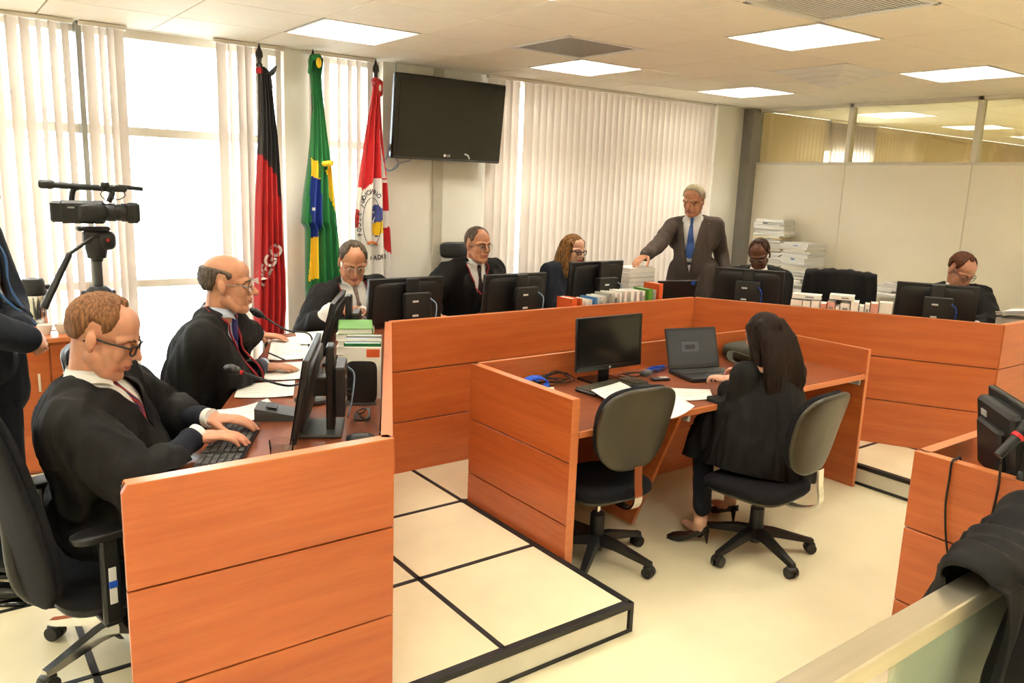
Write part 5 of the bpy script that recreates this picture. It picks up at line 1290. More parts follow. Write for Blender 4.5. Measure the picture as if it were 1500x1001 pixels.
# cables lying by the first mini computer
def cable(label, ctrl, rad, m, name='cable', n=60, cat='cable', group=None):
    c = V(ctrl[0]); pts = [p - c for p in curve_pts(ctrl, n)]; return tag(obj(name, MB().tube(pts, rad, 6), m, loc=c, smooth=2), label, cat, group)
random.seed(5)
def tangle(o, n, rx, ry, z0, zh, seed, rot=0):
    rnd = random.Random(seed); P = []
    for i in range(n):
        t = i / n * 2 * pi * (n / 6); q = V((rx * cos(t) * rnd.uniform(.5, 1), ry * sin(t) * rnd.uniform(.5, 1), z0 + rnd.uniform(0, zh))); q.rotate(Matrix.Rotation(rot, 3, 'Z')); P.append(V(o) + q)
    return P
cable('tangled black cables behind the typing mans monitor', tangle(lwp(.66, .115, WT), 18, .10, .035, .006, .04, 3, LY + pi / 2), .003, 'black', 'cable_tangle', 200)
mo = thing('computer_mouse', 'black mouse lying beside the mini computer on the left wing', 'mouse', lwp(.40, .11, WT), LY); m = MB(); superell(m, .052, .030, .018, .7, .8, T=Matrix.Translation((0, 0, .0185))); obj('shell', m, 'black', mo, smooth=2); obj('wheel', MB().cone((.03, -.004, .033), (.03, .004, .033), .006, .006, 12), 'grey', mo)
# ---- clerks' desk
q = pY(887, 542, 3.20)
monitor('black desktop monitor switched off on the clerks desk', (q.x - .02, 3.165, DW), -pi / 2 - .02, 1.106, w=.475, h=.295, tilt=.05, pc=False, logo='LG')
def kbd_at(label, c, rz, **k): return kb(label, pz(*c, DW), rz, **k)
kbd_at('black and grey keyboard with palm rest in front of the dark monitor', (897, 569), -pi / 2 + .10, km='olive', rest=True, group='keyboards on the clerks desk', d=.15)
r = thing('computer_mouse', 'dark mouse lying on top of the keyboard end', 'mouse', pz(946, 551, DW + .026), .4); m = MB(); superell(m, .052, .030, .018, .7, .8, T=Matrix.Translation((0, 0, .016))); obj('shell', m, 'grey', r, smooth=2)
r = thing('mobile_phone', 'black mobile phone beside the keyboard on the clerks desk', 'phone', pz(967, 557, DW), -.35); obj('body', MB().box((0, 0, .008), (.11, .045, .014), .005), 'black', r); obj('keypad', MB().box((.02, 0, .0155), (.05, .034, .002)), 'lgrey', r)
sheet('white sheet half under the keyboard', [(866, 572), (908, 560), (935, 574), (892, 590)], DW + .0285, lines=3)
sheet('white sheet hanging over the clerks desk edge', [(937, 579), (975, 572), (1017, 600), (973, 619)], DW + .005, curlv=.012)
sheet('white sheet beside the laptop on the clerks desk', [(968, 568), (1040, 571), (1044, 585), (990, 588)], DW + .003, lines=3)
M['lapscreen'] = mk('laptop display', srgb(46, 49, 54), .3, emit=.12, nz=.2, nscale=3)
lq = pz(1031, 552, DW)
ll, LT = laptop('open black laptop in use by the woman at the clerks desk', (lq.x + .02, lq.y, DW), -pi / 2 - .25, .36, .25, .245, .32, 'lapscreen')
obj('window_print', MB().box((.0066, -.02, .13), (.0006, .12, .06), 0, T=LT), mk('grey window', srgb(72, 76, 82), .4, nz=.05, emit=.12), ll)
obj('window_frame_print', MB().box((.0070, -.02, .128), (.0004, .07, .026), 0, T=LT), 'inkdark', ll)
obj('cable_loom', MB(), 'black') if False else None
cable('tangled black cables left of the dark monitor', tangle(pz(808, 564, DW), 30, .17, .06, .006, .06, 8), .0032, 'black', 'cable_tangle', 260)
cable('black cables trailing behind the keyboard', tangle(pz(935, 551, DW), 16, .20, .04, .005, .02, 12), .003, 'black', 'cable_tangle', 160)
bl_ = thing('cable_coil', 'bright blue coiled network cable left of the dark monitor', 'cable', pz(784, 572, DW)); m = MB()
for k in range(6): m.tube([V((.075 * cos(t) , .02 * sin(t * 1) + .006 * k - .02, .034 + .028 * sin(t) + .002 * k)) for t in np.linspace(0, 2 * pi, 28)], .0034, 6, close=True)
obj('loops', m, 'blue', bl_, smooth=2); obj('tie', MB().cone((.0, -.02, .062), (.0, .03, .062), .012, .012, 10), 'blue', bl_); obj('plug', MB().box((.07, -.05, .01), (.03, .018, .016), .003), 'label', bl_)
bl_ = thing('cable_coil', 'blue network cable bundle between the keyboard and the laptop', 'cable', pz(962, 543, DW)); m = MB()
for k in range(4): m.tube([V((.07 * cos(t), .015 * sin(t) + .005 * k, .014 + .009 * sin(t + k))) for t in np.linspace(0, 2 * pi, 24)], .0034, 6, close=True)
m.tube(curve_pts([(.07, 0, .014), (.14, .02, .01), (.22, .0, .006)], 12), .0034, 6); obj('loops', m, 'blue', bl_, smooth=2)
r = thing('foam_microphone', 'black microphone foam ball lying in the corner of the clerks desk', 'microphone', pz(764, 580, DW)); m = MB(); m.chain([(0, 0, .024), (.05, .02, .02)], [.024, .012]); m.chain([(.05, .02, .02), (.16, .0, .012)], [.011, .010]); obj('foam', m, 'black', r, smooth=2)
M['olivebag'] = mk('dark olive nylon', srgb(50, 48, 34), .8, nz=.2, nscale=60, bump=.2, bscale=200)
bq = pY(1120, 512, 3.16); bg_ = thing('laptop_bag', 'dark olive laptop bag lying behind the woman on the clerks desk', 'bag', (min(bq.x - .03, 4.345), 3.165, DW)); m = MB(); superell(m, .22, .13, .055, .5, .35, T=Matrix.Translation((0, 0, .056))); obj('body', m, 'olivebag', bg_, smooth=2)
m = MB(); m.box((0, -.132, .06), (.34, .006, .06), .003); obj('pocket', m, 'olivebag', bg_); st_ = MB(); pts = curve_pts([(-.21, -.10, .06), (-.30, -.04, .085), (-.36, -.10, .04), (-.26, -.20, .03), (-.10, -.22, .012)], 26)
for i in range(len(pts) - 1): st_.box((0, 0, 0), ((pts[i + 1] - pts[i]).length + .003, .036, .004), T=frame((pts[i] + pts[i + 1]) / 2, basis(pts[i + 1] - pts[i], (0, 0, 1))))
obj('shoulder_strap', st_, 'olivebag', bg_)
# ---- chairs
CHB = pz(852, 800, .05)
task_chair('empty task chair with worn olive shell tucked under the clerks desk', (2.545, CHB.y - .07, 0), radians(86), a0=radians(58))
CHC = pz(1105, 795, .05)
cc = task_chair('task chair the long haired woman sits on', (CHC.x + .0, CHC.y, 0), radians(95), a0=.25, st=.405, boff=.04)
exec_chair('chrome based high back chair under the typing man at the bench end', lwp(.37, .93, ZP), LY + .66, metal='chrome', armx=-.13, backm='fabric', bh=.74, tilt=.22, a0=.9, st=.365)
exec_chair('black chair behind the bald judge on the left wing', lwp(1.30, 1.02, ZP), LY + .12, bh=.60, tilt=.12, st=.365)
def beh(x, y): return V((x, y, ZP))
exec_chair('black chair of the judge beside the green flag', beh(2.28, 4.90), -pi / 2, st=.365, bh=.45, tilt=.05, arms=False)
exec_chair('black chair with a separate headrest behind the judge under the television', beh(3.40, 5.0), -pi / 2 - .12, headrest=True, arms=False, st=.365, bh=.66)
exec_chair('black chair of the woman judge by the closed blind', beh(4.18, 5.06), -pi / 2, st=.365, bh=.50, arms=False)
exec_chair('black chair of the dark skinned judge', rwp(.33, 1.10, ZP), RF + pi, st=.365, bh=.45, arms=False)
exec_chair('black chair of the judge at the right bench end', rwp(1.75, 1.10, ZP), RF + pi, st=.365, bh=.45, arms=False)
eq = pplane(1231, 390, rwp(0, 1.10), RN)
ec = exec_chair('empty black chair with a gown hung over its back at the right wing', (eq.x - RN.x * -.0, eq.y, ZP), RF + pi, st=.40, bh=.66, bw=.25)
# gown hung over that chair back
hg = thing('hanging_gown', 'black gown hung over the back of the empty chair', 'gown', (eq.x, eq.y, ZP), RF + pi)
m = MB()
def GP(u, v):
    y = (u - .5) * .56; s = (v - .5) * 2; top = .40 + .02 + .66 - .055
    fold = .010 * sin(u * 23) + .006 * sin(u * 51 + 1)
    if abs(s) < .12: return V((-.345 + .068 * (s / .12), y, top + .022 - .3 * (y * y) + fold * .4))
    d = (abs(s) - .12) / .88 * .52; sx = 1 if s > 0 else -1
    return V((-.345 + sx * (.074 + fold * .8) + .12 * d * 1.0 * .9, y * (1 + .05 * sin(9 * d)), top + .015 - d - .3 * y * y))
m.grid(GP, 44, 60); obj('cloth', m, 'robe', hg, smooth=2).modifiers.new('s', 'SOLIDIFY').thickness = .006
# ================================================================ FLAGS
def inpoly(p, poly):
    x, y = p; c = False; n = len(poly)
    for i in range(n):
        (x0, y0), (x1, y1) = poly[i], poly[(i + 1) % n]
        if (y0 > y) != (y1 > y) and x < (x1 - x0) * (y - y0) / (y1 - y0) + x0: c = not c
    return c
M['fblack'] = mk('black flag satin', (.014, .013, .013), .55, sheen=.2, nz=.1); M['fred'] = mk('red flag satin', srgb(196, 22, 28), .5, sheen=.2, nz=.1); M['fgreen'] = mk('green flag satin', srgb(12, 118, 52), .5, sheen=.2, nz=.1)
M['fyellow'] = mk('yellow flag satin', srgb(248, 204, 30), .5, sheen=.2, nz=.06); M['fblue'] = mk('blue flag satin', srgb(36, 56, 140), .5, nz=.1); M['fwhite'] = mk('white flag satin', srgb(238, 232, 226), .5, sheen=.2, nz=.05); M['fdark'] = mk('dark flag print', srgb(30, 34, 60), .6, nz=.05); M['forange'] = mk('orange flag print', srgb(214, 110, 50), .6, nz=.05); M['fpurple'] = mk('violet blue flag print', srgb(74, 84, 150), .6, nz=.08)
M['polem'] = mk('dark pole', srgb(60, 56, 52), .35, .3, nz=.1)
FY = 5.35
def flag(label, mats, outline, paint, pole_px, pole_top, seed, default=0, pleats=5, tipm='black', rosette=None):
    """outline rows: (y, left, right) in photo pixels, lifted to the plane of the pole; a closed pleated drape."""
    pp = pY(pole_px, 300, FY); base = V((pp.x, FY, ZP)); r = thing('flag', label, 'flag', base, 0, 'flags on poles before the window')
    ztop = pY(pole_px, pole_top, FY).z
    obj('stand_foot', MB().lathe([(0, 0), (.13, 0), (.13, .012), (.04, .03), (.025, .10), (0, .10)], 24), 'black', r, smooth=True)
    obj('pole', MB().cone((0, 0, .03), (0, 0, ztop - ZP - .10), .014, .014, 14), 'polem', r, smooth=True)
    obj('finial', MB().lathe([(.0, -.12), (.018, -.12), (.020, -.105), (.013, -.095), (.015, -.07), (.024, -.055), (.022, -.03), (.010, -.005), (.0, .03)], 18, o=(0, 0, ztop - ZP)), tipm, r, smooth=True)
    rows = []
    for (y0, l0, r0), (y1, l1, r1) in zip(outline, outline[1:]):
        k = max(2, int((y1 - y0) / 2.2))
        for i in range(k): t = i / k; rows.append((y0 + (y1 - y0) * t, l0 + (l1 - l0) * t, r0 + (r1 - r0) * t))
    rows.append(outline[-1]); n = 120; vs = []; uv = []
    for j, (y, l, rr) in enumerate(rows):
        a = pY(l, y, FY); b = pY(rr, y, FY); cx = (a.x + b.x) / 2; w2 = (b.x - a.x) / 2; fr = j / len(rows)
        for i in range(n):
            t = 2 * pi * i / n; s = cos(t)
            dep = (.018 + .30 * w2) * abs(sin(t)) ** .7 * (1 if sin(t) > 0 else -1)
            dep += min(w2 * .35, .035) * sin(pleats * pi * s + seed + fr * 1.5) * (.3 + .7 * abs(sin(t)))
            vs.append(V((cx + w2 * s, FY - dep, a.z + (b.z - a.z) * (s + 1) / 2)) - base); uv.append((l + (rr - l) * (s + 1) / 2, y))
    m = MB(); K = len(rows)
    for v in vs: m.v.append(tuple(v))
    for j in range(K - 1):
        for i in range(n):
            q = (j * n + i, j * n + (i + 1) % n, (j + 1) * n + (i + 1) % n, (j + 1) * n + i); m.f.append(q)
            c = (sum(uv[k][0] for k in q) / 4, sum(uv[k][1] for k in q) / 4); mi = default
            for ix, pl in paint:
                if inpoly(c, pl): mi = ix
            m.m.append(mi)
    m.f.append(tuple(range(n))); m.m.append(default); m.f.append(tuple(range((K - 1) * n, K * n))[::-1]); m.m.append(default)
    cl = obj('cloth', m, mats, r, smooth=2)
    bv = BVHTree.FromPolygons([V(p) + base for p in m.v], m.f)
    def surf(x, y, up=.003):
        d = ray(x, y).normalized(); h = bv.ray_cast(CAMP, d); return (h[0] - d * up - base) if h[0] else pY(x, y, FY - .05) - base
    return r, surf, base, cl
def print_text(parent, surf, txt, px, py, size, ang, mat, squash=1., name='lettering', skew=0.):
    me = text_mesh(txt, 1.0, 0.0, .022 if len(txt) < 2 else .040); m = MB(); ca, sa = cos(ang), sin(ang); bm = bmesh.new(); bm.from_mesh(me)
    bmesh.ops.triangulate(bm, faces=bm.faces[:]); bm.to_mesh(me); bm.free()
    for v in me.vertices:
        x, y = v.co.x * size * squash, v.co.y * size
        m.v.append(tuple(surf(px + x * ca + y * sa, py + x * sa - y * ca)))
    for p in me.polygons: m.f.append(tuple(p.vertices)); m.m.append(0)
    return obj(name, m, mat, parent)
# black and red flag
r, sf, bs_, cl = flag('black and red flag with white letters hanging beside the clear window', ['fblack', 'fred'],
    [(98, 379, 386), (104, 379, 393), (116, 379, 396), (130, 380, 398), (160, 380, 401), (200, 379, 406), (240, 377, 409), (300, 375, 412), (350, 374, 414), (400, 373, 418), (450, 373, 419), (496, 374, 415)],
    [(1, [(360, 222), (380, 226), (384, 232), (401, 258), (403, 275), (409, 300), (414, 330), (430, 360), (430, 520), (360, 520)])], 385, 70, .6)
obj('tie_band', MB().lathe([(.017, -.02), (.024, -.015), (.026, .012), (.018, .02)], 16, o=(0, 0, pY(384, 104, FY).z - ZP)), 'fred', r, smooth=True)
kn = MB(); kn.chain([pY(392, 112, FY - .03) - bs_, pY(399, 106, FY - .05) - bs_, pY(404, 98, FY - .05) - bs_], [.012, .018, .008]); kn.chain([pY(395, 110, FY - .04) - bs_, pY(397, 128, FY - .04) - bs_], [.010, .012]); obj('knot', kn, 'fblack', r, smooth=2)
print_text(r, sf, 'NEGO', 394, 388, 25, radians(-62), 'fwhite', .92)
# green and yellow flag
r, sf, bs_, cl = flag('green, yellow and blue flag hanging between the other two flags', ['fgreen', 'fyellow', 'fblue', 'fwhite'],
    [(80, 455, 468), (88, 452, 473), (100, 453, 472), (112, 455, 470), (130, 456, 471), (160, 457, 474), (200, 455, 479), (240, 451, 485), (290, 444, 490), (326, 441, 493), (335, 447, 494), (380, 447, 497), (420, 447, 500), (496, 449, 500)],
    [(1, [(453, 232), (464, 238), (464, 262), (452, 258)]), (2, [(453, 258), (464, 262), (465, 345), (462, 350), (451, 352), (452, 300)]), (1, [(451, 352), (464, 340), (463, 405), (448, 412)]), (1, [(473, 165), (477, 168), (482, 205), (487, 260), (491, 325), (487, 322), (474, 262), (472, 250), (482, 235)]), (3, [(453, 303), (455, 305), (454, 308), (452, 306)])], 461, 78, 2.2)
kn = MB(); zt_ = pY(461, 92, FY); kn.chain([pY(458, 84, FY - .04) - bs_, pY(466, 84, FY - .05) - bs_], [.022, .024]); kn.chain([pY(456, 86, FY - .05) - bs_, pY(453, 106, FY - .05) - bs_], [.014, .010]); obj('rosette', kn, 'fgreen', r, smooth=2)
kn = MB(); c_ = pY(467, 92, FY - .085) - bs_; kn.ell(c_, (.020, .008, .034)); obj('rosette_centre', kn, 'fyellow', r, smooth=2)
kn = MB(); kn.chain([pY(475, 240, FY - .09) - bs_, pY(485, 239, FY - .09) - bs_], [.018, .020]); obj('yellow_knot', kn, 'fyellow', r, smooth=2)
# white and red flag with the round court seal
r, sf, bs_, cl = flag('red and white flag with a round lettered seal beside the white wall', ['fwhite', 'fred', 'fblue', 'fyellow', 'fpurple'],
    [(116, 544, 556), (128, 546, 556), (150, 543, 556), (190, 536, 558), (230, 530, 561), (270, 524, 565), (320, 519, 568), (380, 519, 571), (430, 521, 572), (496, 522, 572)],
    [(1, [(500, 100), (580, 100), (580, 267), (552, 262), (541, 262), (530, 280), (522, 272), (510, 300)]), (0, [(551, 190), (554, 190), (562, 262), (552, 262)]), (1, [(516, 306), (523, 308), (521, 334), (515, 335)]), (1, [(555, 270), (570, 266), (572, 305), (553, 312)]), (1, [(556, 333), (566, 332), (573, 350), (574, 376), (562, 366), (556, 352)]), (1, [(512, 350), (519, 352), (519, 380), (512, 380)]),
     (4, [(541, 304), (547, 299), (553, 306), (555, 322), (553, 338), (547, 347), (540, 341), (536, 326)]), (3, [(541, 328), (553, 322), (553, 338), (547, 346), (540, 340)])], 550, 92, 4.0, pleats=3)
kn = MB(); kn.chain([pY(550, 118, FY - .03) - bs_, pY(556, 122, FY - .045) - bs_, pY(557, 138, FY - .045) - bs_], [.024, .026, .018]); obj('rosette', kn, 'fred', r, smooth=2)
kn = MB(); kn.ell(pY(557, 129, FY - .08) - bs_, (.010, .006, .024)); obj('rosette_centre', kn, 'fwhite', r, smooth=2)
cx_, cy_ = 545, 325
for k, chx in enumerate('PODER JUDICIÁRIO'):
    t = radians(205 - 9.3 * k * 1.05)       # from lower left over the top
    if chx == ' ': continue
    print_text(r, sf, chx, cx_ + 19 * cos(t), cy_ - 44 * sin(t), 9.5, atan2(-(-44 * cos(t)) * -1, 19 * sin(t)) if False else (pi / 2 - t) * .95, 'fdark', .80)
for k, chx in enumerate('ESTADO'):
    print_text(r, sf, chx, 531 + 6.2 * k, 376 + (2.2 - .35 * (k - 2.5) ** 2) * 1.0, 9.5, 0, 'fdark', .85)
ring = MB(); pts = [sf(cx_ + 13.5 * cos(t), cy_ - 35 * sin(t), .003) for t in np.linspace(0, 2 * pi, 48, endpoint=False)]; ring.tube(pts, .0022, 5, close=True); obj('seal_ring', ring, 'fdark', r)
rb = MB(); rb.tube(curve_pts([sf(538, 357, .004), sf(545, 355, .004), sf(552, 358, .004)], 8), .009, 6); obj('seal_ribbon', rb, 'forange', r)
ln = MB(); ln.tube([sf(540, 320, .004), sf(549, 327, .004)], .003, 5); ln.tube([sf(549, 318, .004), sf(543, 334, .004)], .003, 5); ln.ell(sf(547, 311, .004), .008); obj('seal_device', ln, 'fwhite', r)
# ================================================================ TELEVISION
TVY = 5.36
tl, tr_, bl2, br2 = pY(579, 104, TVY), pY(741, 127, TVY), pY(573, 232, TVY), pY(733, 240, TVY)
tc = (tl + tr_ + bl2 + br2) / 4; tw_ = ((tr_ - tl).length + (br2 - bl2).length) / 2; th_ = ((tl - bl2).length + (tr_ - br2).length) / 2
tv = thing('television', 'large black flat television mounted high on the wall beside the flags', 'television', tuple(tc), 0)
TT = Matrix.Rotation(radians(-3) + pi, 4, 'Z') @ Matrix.Rotation(radians(5), 4, 'X')
TT = Matrix.Rotation(radians(0), 4, 'Z') @ Matrix.Rotation(radians(6), 4, 'X')
m = MB(); m.box((0, .02, 0), (tw_, .05, th_), .012, T=TT); m.box((0, .055, 0), (tw_ * .7, .04, th_ * .7), .012, T=TT); obj('casing', m, 'blackgloss', tv)
obj('screen', MB().box((0, -.0065, .018), (tw_ - .085, .004, th_ - .11), 0, T=TT), 'screen', tv)
obj('bottom_strip', MB().box((0, -.006, -th_ / 2 + .012), (tw_ - .02, .004, .008), 0, T=TT), 'grey', tv)
me = text_mesh('LG', .026, .0006); lt = TT @ Matrix.Translation((.0, -.0065, -th_ / 2 + .04)) @ Matrix.Rotation(pi / 2, 4, 'X')
lm = MB().from_mesh(me, T=lt); lm.lathe([(.009, -.001), (.011, -.001), (.011, .001), (.009, .001)], 20, T=lt @ Matrix.Translation((-.034, 0, 0))); obj('logo', lm, 'label', tv)
st3 = MB(); st3.tube([TT @ V(p) for p in ((.145, -.008, -th_ / 2 + .06), (.175, -.008, -th_ / 2 + .05), (.19, -.008, -th_ / 2 + .025))], .006, 6); obj('torn_sticker', st3, 'label', tv)
m = MB(); m.box((0, .0, 0), (.35, .02, .30), .003); obj('wall_plate', m, 'greypost', tv, loc=(0, YB - tc.y - .040, -.02)); obj('bracket_arm', MB().box((0, (YB - .04 - tc.y) / 2 + .04, 0), (.10, YB - .05 - tc.y - .06, .12), .004), 'greypost', tv)
cable('white blue cable looping down at the left edge of the television', [pY(581, 82, YB - .02), pY(580, 100, YB - .02), pY(572, 200, YB - .03), pY(566, 232, YB - .03), pY(563, 243, YB - .05), pY(572, 250, YB - .05), pY(583, 243, YB - .05), pY(580, 232, YB - .05), pY(568, 230, YB - .04), pY(561, 240, YB - .04), pY(570, 251, YB - .04), pY(584, 240, YB - .03), pY(600, 235, YB - .04), pY(606, 226, YB - .05)], .0035, 'paleblue', 'television_cable', 120)
# ================================================================ CAMCORDER ON TRIPOD
cb = pd(138, 312, 4.12)
tp = thing('tripod', 'black video tripod with a pan handle standing by the window', 'tripod', (cb.x, cb.y, ZP))
zc_ = cb.z - ZP - .06
hd_ = MB(); hd_.lathe([(.0, -.17), (.026, -.17), (.030, -.155), (.045, -.15), (.05, -.12), (.055, -.10), (.05, -.05), (.03, -.03), (0, -.03)], 22, o=(0, 0, zc_ - .02)); obj('bowl', hd_, 'black', tp, smooth=True)
hd_ = MB(); hd_.box((0, 0, zc_ - .065), (.12, .09, .075), .015); hd_.box((-.01, 0, zc_ - .02), (.15, .07, .022), .005); superell(hd_, .045, .045, .05, .7, .8, T=Matrix.Translation((.045, -.02, zc_ - .08))); obj('fluid_head', hd_, 'black', tp, smooth=True)
obj('red_badge', MB().cone((.045, -.065, zc_ - .075), (.045, -.069, zc_ - .075), .008, .008, 12), 'red', tp)
rd = lambda x, y, d: pd(x, y, d) - V((cb.x, cb.y, ZP))
hn = MB(); hn.tube([V((-.02, -.05, zc_ - .06)), rd(102, 372, 4.0)], .009, 10); hn.cone(rd(102, 372, 4.0), rd(64, 452, 3.92), .014, .019, 14); obj('pan_handle', hn, 'black', tp, smooth=True)
obj('centre_column', MB().cone((0, 0, .45), (0, 0, zc_ - .17), .022, .022, 16), 'grey', tp, smooth=True)
m = MB(); m.lathe([(0, -.05), (.05, -.05), (.062, -.02), (.062, .02), (.04, .04), (0, .04)], 20, o=(0, 0, zc_ - .36)); 
for k in range(3):
    t = .5 + 2 * pi * k / 3; d = V((cos(t), sin(t), 0)); m.box(d * .065 + V((0, 0, zc_ - .37)), (.05, .05, .05), .008)
obj('crown', m, 'black', tp, smooth=True)
for k in range(3):
    t = .5 + 2 * pi * k / 3; d = V((cos(t), sin(t), 0)); m = MB(); a = d * .07 + V((0, 0, zc_ - .38)); e = d * .27 + V((0, 0, .015))
    q = V((-d.y, d.x, 0))
    for s in (-1, 1): m.tube([a + q * s * .018, a.lerp(e, .55) + q * s * .016], .010, 8)
    m.tube([a.lerp(e, .45), e], .011, 8); m.box((0, 0, 0), (.05, .06, .03), .006, T=frame(a.lerp(e, .54), basis(e - a, (0, 0, 1)))); leg = obj('leg', m, 'black', tp, smooth=True); obj('foot', MB().ell(e, .015), 'black', leg, smooth=2)
vc = thing('camcorder', 'black professional camcorder with top handle mounted on the tripod', 'camera', (cb.x, cb.y, cb.z - .058 + .0), radians(-14))
L_ = .40
m = MB(); m.box((-.05, 0, .062), (.21, .085, .115), .014); m.box((-.165, 0, .062), (.06, .075, .105), .01); obj('body', m, 'black', vc)
m = MB(); T = Matrix.Translation((.05, 0, .062)) @ Matrix.Rotation(pi / 2, 4, 'Y'); m.lathe([(0, 0), (.042, 0), (.046, .01), (.046, .05), (.043, .052), (.043, .075), (.047, .078), (.047, .10), (0, .10)], 28, T=T); obj('lens_barrel', m, 'black', vc, smooth=True)
obj('lens_hood', MB().box((.182, 0, .062), (.065, .105, .105), .012), 'black', vc); obj('front_glass', MB().box((.2155, 0, .062), (.002, .075, .06)), 'blackgloss', vc)
m = MB(); m.tube(curve_pts([(-.10, 0, .115), (-.09, 0, .165), (-.06, 0, .185), (.06, 0, .180), (.09, 0, .165), (.07, 0, .115)], 24), .014, 10); m.cone((-.20, 0, .195), (.03, 0, .185), .017, .015, 14); obj('top_handle', m, 'black', vc, smooth=True)
obj('viewfinder', MB().lathe([(0, -.05), (.016, -.05), (.022, -.04), (.024, 0), (.018, .02), (0, .02)], 18, T=Matrix.Translation((-.19, 0, .196)) @ Matrix.Rotation(pi / 2, 4, 'Y')), 'black', vc, smooth=True)
m = MB(); m.box((.115, -.01, .185), (.09, .05, .035), .008); m.cone((.12, .0, .195), (.235, .0, .185), .011, .011, 14); m.box((.06, -.02, .20), (.04, .03, .03), .006); obj('microphone', m, 'black', vc, smooth=True)
m = MB(); m.tube(curve_pts([(.10, -.03, .18), (.09, -.05, .14), (.12, -.05, .13), (.15, -.03, .15), (.14, -.03, .18)], 20), .0025, 6); m.tube(curve_pts([(.05, -.03, .18), (.04, -.06, .15), (.07, -.06, .12)], 14), .0025, 6); obj('cable', m, 'black', vc)
m = MB(); m.box((-.03, -.045, .06), (.10, .006, .07), .003); superell(m, .07, .02, .045, .6, .6, T=Matrix.Translation((.0, -.05, .06))); obj('hand_grip', m, 'black', vc, smooth=True)
obj('badge', MB().box((-.10, -.0435, .085), (.03, .001, .008)), 'lgrey', vc)
# sideboard with thermos and cups
sb = thing('sideboard', 'cherry wood sideboard by the window carrying the thermos', 'cabinet', (.52, 5.12, ZP)); SH = .74
obj('body', MB().box((0, 0, SH / 2), (.86, .44, SH - .01), .002), 'wood', sb); obj('top', MB().box((0, 0, SH + .006), (.90, .48, .026), .003), 'woodedge', sb)
for s in (-1, 1): dd = obj('door', MB().box((s * .215, -.226, SH / 2), (.42, .014, SH - .05), .002), 'wood', sb); obj('handle', MB().box((s * .06, -.238, SH * .7), (.012, .012, .10), .003), 'alu', dd)
SZ = ZP + SH + .0205
tq = pz(52, 458, SZ); tq = V((.30, 5.08, 0)); tq = pY(50, 440, 5.10)
th = thing('thermos', 'silver and black thermos flask on the sideboard', 'thermos', (tq.x, 5.10, SZ)); zz = tq.z - SZ
obj('body', MB().lathe([(0, 0), (.058, 0), (.062, .01), (.062, .20), (.058, .21), (0, .21)], 28), 'chrome', th, smooth=True); obj('base_ring', MB().lathe([(.0625, .0), (.066, .0), (.066, .03), (.0625, .03)], 28), 'black', th, smooth=True)
m = MB(); m.lathe([(.0, .21), (.064, .21), (.066, .235), (.058, .26), (.058, .285), (.05, .298), (0, .30)], 28); m.box((.065, 0, .25), (.04, .03, .025), .006); obj('lid', m, 'black', th, smooth=True)
m = MB(); m.tube(curve_pts([(-.064, 0, .24), (-.11, 0, .21), (-.11, 0, .09), (-.064, 0, .06)], 18), .010, 8); obj('handle', m, 'black', th, smooth=True)
for px_, lab in ((64, 'white coffee cup next to the thermos'), (90, 'white sugar bowl beside the coffee cup'), (107, 'small clear bottle beside the white bowl')):
    q = pY(px_, 470, 5.02)
    if 'bottle' in lab: o = thing('bottle', lab, 'bottle', (q.x, 5.02, SZ)); obj('body', MB().lathe([(0, 0), (.022, 0), (.022, .07), (.012, .085), (.012, .10), (0, .10)], 18), 'glass', o, smooth=True); obj('cap', MB().lathe([(0, .10), (.014, .10), (.014, .118), (0, .118)], 16), 'white', o, smooth=True)
    else:
        o = thing('cup', lab, 'cup', (q.x, 5.0, SZ)); obj('bowl', MB().lathe([(0, 0), (.022, 0), (.034, .03), (.038, .055), (.035, .055), (.030, .03), (0, .008)], 22), 'white', o, smooth=True)
        m = MB(); m.tube(curve_pts([(.036, 0, .045), (.055, 0, .04), (.052, 0, .02), (.032, 0, .02)], 12), .004, 6); obj('handle', m, 'white', o, smooth=True)
# ================================================================ WITNESS DESK GEAR
wz = .731
mq = pX(1455, 640, 3.16); 
wm = monitor('old thick black monitor turned away on the witness desk', (3.115, 1.145, wz), radians(-47.8), 1.115, w=.38, h=.33, tilt=.15, pc=False)
m = MB(); TTm = frame((0, 0, 1.115 - wz - .165), Matrix.Rotation(-.15, 3, 'Y')); m.box((-.035, 0, 0), (.05, .33, .28), .014, T=TTm); m.box((-.065, 0, -.02), (.03, .22, .18), .01, T=TTm); obj('rear_housing', m, 'black', wm); obj('rear_label', MB().box((-.062, .08, .09), (.004, .05, .022), T=TTm), 'lgrey', wm)
obj('edge_strip', MB().box((.004, 0, .158), (.012, .36, .006), 0, T=TTm), 'lgrey', wm)
ms = thing('microphone_stand', 'black microphone with a red ring on a boom stand at the witness desk', 'microphone', (2.906, 1.015, .8890)); b0 = V((2.906, 1.015, .8890))
mh = pX(1497, 628, 2.92); mt = pX(1464, 662, 2.86)
sd = MB(); sd.lathe([(0, 0), (.020, 0), (.020, .02), (.014, .03), (0, .03)], 24); obj('foot', sd, 'black', ms, smooth=True); obj('pole', MB().cone((0, 0, .02), (0, 0, .15), .011, .011, 12), 'black', ms, smooth=True)
m = MB(); e1 = V((0, 0, .15)); hp = pX(1499, 640, 2.86) - b0; m.tube([e1, hp], .008, 8); m.box((0, 0, .15), (.035, .03, .05), .005); obj('boom', m, 'black', ms)
m = MB(); dv = (pX(1462, 668, 2.79) - pX(1499, 632, 2.86)); a_ = pX(1499, 632, 2.86) - b0; m.cone(a_, a_ + dv, .017, .015, 16); m.chain([a_, a_ - dv * .35], [.022, .026]); obj('microphone', m, 'black', ms, smooth=True)
obj('ring', MB().cone(a_ + dv * .16, a_ + dv * .27, .0205, .0205, 16), 'red', ms)
face = 2.885 - .004
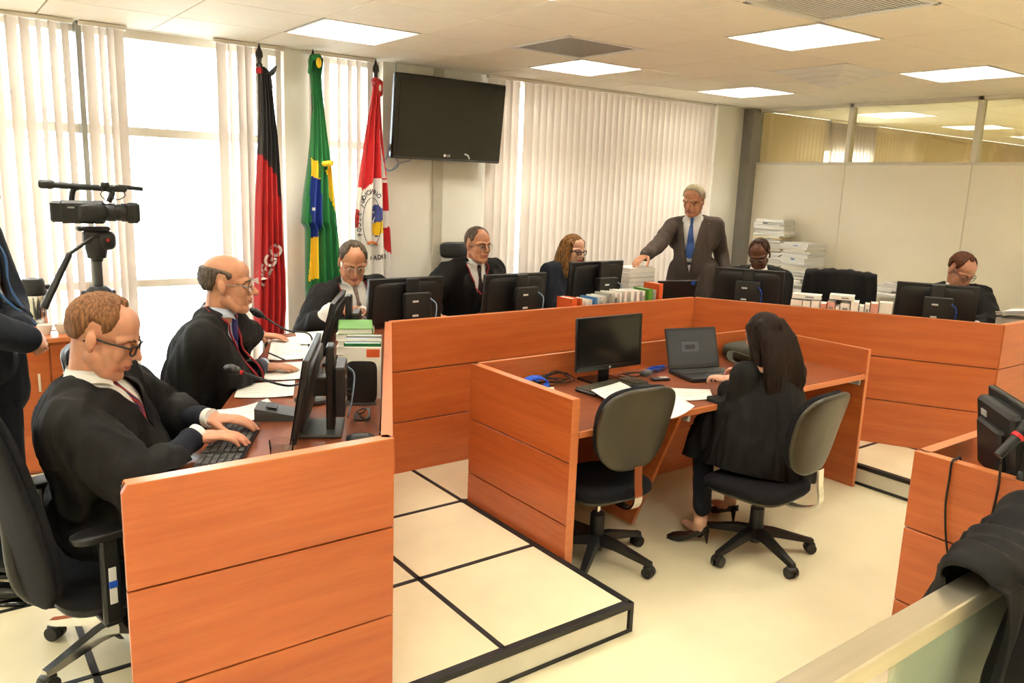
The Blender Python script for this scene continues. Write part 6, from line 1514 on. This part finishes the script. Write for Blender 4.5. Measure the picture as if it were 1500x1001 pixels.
cw = [pX(1466, 676, 2.80), pX(1462, 715, face), pX(1449, 770, face - .01), pX(1434, 802, face - .012), pX(1424, 840, face - .012), pX(1405, 850, face - .012), pX(1393, 828, face - .012), pX(1386, 795, face - .01), pX(1385, 740, face - .008), pX(1391, 700, face - .006)]
cw.append(V((face - .008, cw[-1].y, .875))); cw.append(V((face, cw[-1].y, .8945))); cw.append(V((2.905, cw[-1].y - .0, .8945))); cw.append(V((2.935, cw[-1].y, .894))); cw.append(V((2.940, cw[-1].y, .82)))
cable('black microphone cable hanging in a loop over the witness desk side', cw, .0042, 'black', 'microphone_cable', 120)
pst = thing('power_strip', 'black connector box with red plugs hanging at the witness desk corner', 'connector', (2.872, 1.02, .62)); obj('box', MB().box((0, 0, .08), (.022, .05, .20), .004), 'black', pst)
for k in range(3): obj('red_plug', MB().cone((-.011, .008 * (k % 2), .03 + .035 * k), (-.020, .008 * (k % 2), .03 + .035 * k), .007, .007, 10), 'red', pst)
# gown thrown over the rail
gr = thing('draped_gown', 'black gown thrown in folds over the steel rail', 'gown', (RA0.x, RA0.y, 0), rang)
gx_ = (pz(1395, 865, .90) - RA0).dot(ru)
m = MB()
def DP(u, v):
    x = gx_ + .05 + u * .95; s = (v - .5) * 2; fo = .020 * sin(u * 31 + 2.0 * s) + .014 * sin(u * 67 + 3 * s + 1); hgt = .045 + .055 * min(1, u * 2.2) + .02 * sin(u * 17)
    if abs(s) < .30:
        t = s / .30 * pi / 2; return V((x - .03 * cos(t), -(.055 + .05 * min(1, u * 3)) * sin(t) * 1.1 + fo * .4, .905 + hgt * cos(t) + fo * .5))
    d = (abs(s) - .30) / .70; sx = 1 if s > 0 else -1
    L = (.42 if sx > 0 else .30 + .25 * min(1, u * 1.6)) * (1 + .10 * sin(u * 23 + 1))
    return V((x - .05 * d * (1 - u) * 1.6 + .03 * sin(7 * d + u * 9), -sx * (.060 + .055 * min(1, u * 3) + .035 * d + fo * (1 + d)), .905 - d * L + fo * .3))
m.grid(DP, 90, 90); o = obj('cloth', m, 'robe', gr, smooth=2); o.modifiers.new('s', 'SOLIDIFY').thickness = .004
sheet('white papers fanned on the right bench end', [(1452, 470), (1486, 456), (1500, 462), (1474, 476)], WT + .12, m='paper', curlv=.03, group=None, name='paper_sheet') if False else None
r = thing('paper_stack', 'white papers propped on the right bench end beside the writing judge', 'paper', (6.10, 2.33, WT), .05)
for k in range(4):
    m = MB(); m.grid(lambda u, v: V(((u - .5) * .27 + .01 * k, (v - .5) * .18 + .006 * k, .150 + .006 * k + .03 * (u - .5) ** 2 + .03 * (1 - v))), 8, 8); o = obj('sheet', m, 'paper', r, smooth=2); o.modifiers.new('s', 'SOLIDIFY').thickness = .002
obj('tray', MB().box((0, 0, .070), (.26, .18, .139), .004), 'lgrey', r)
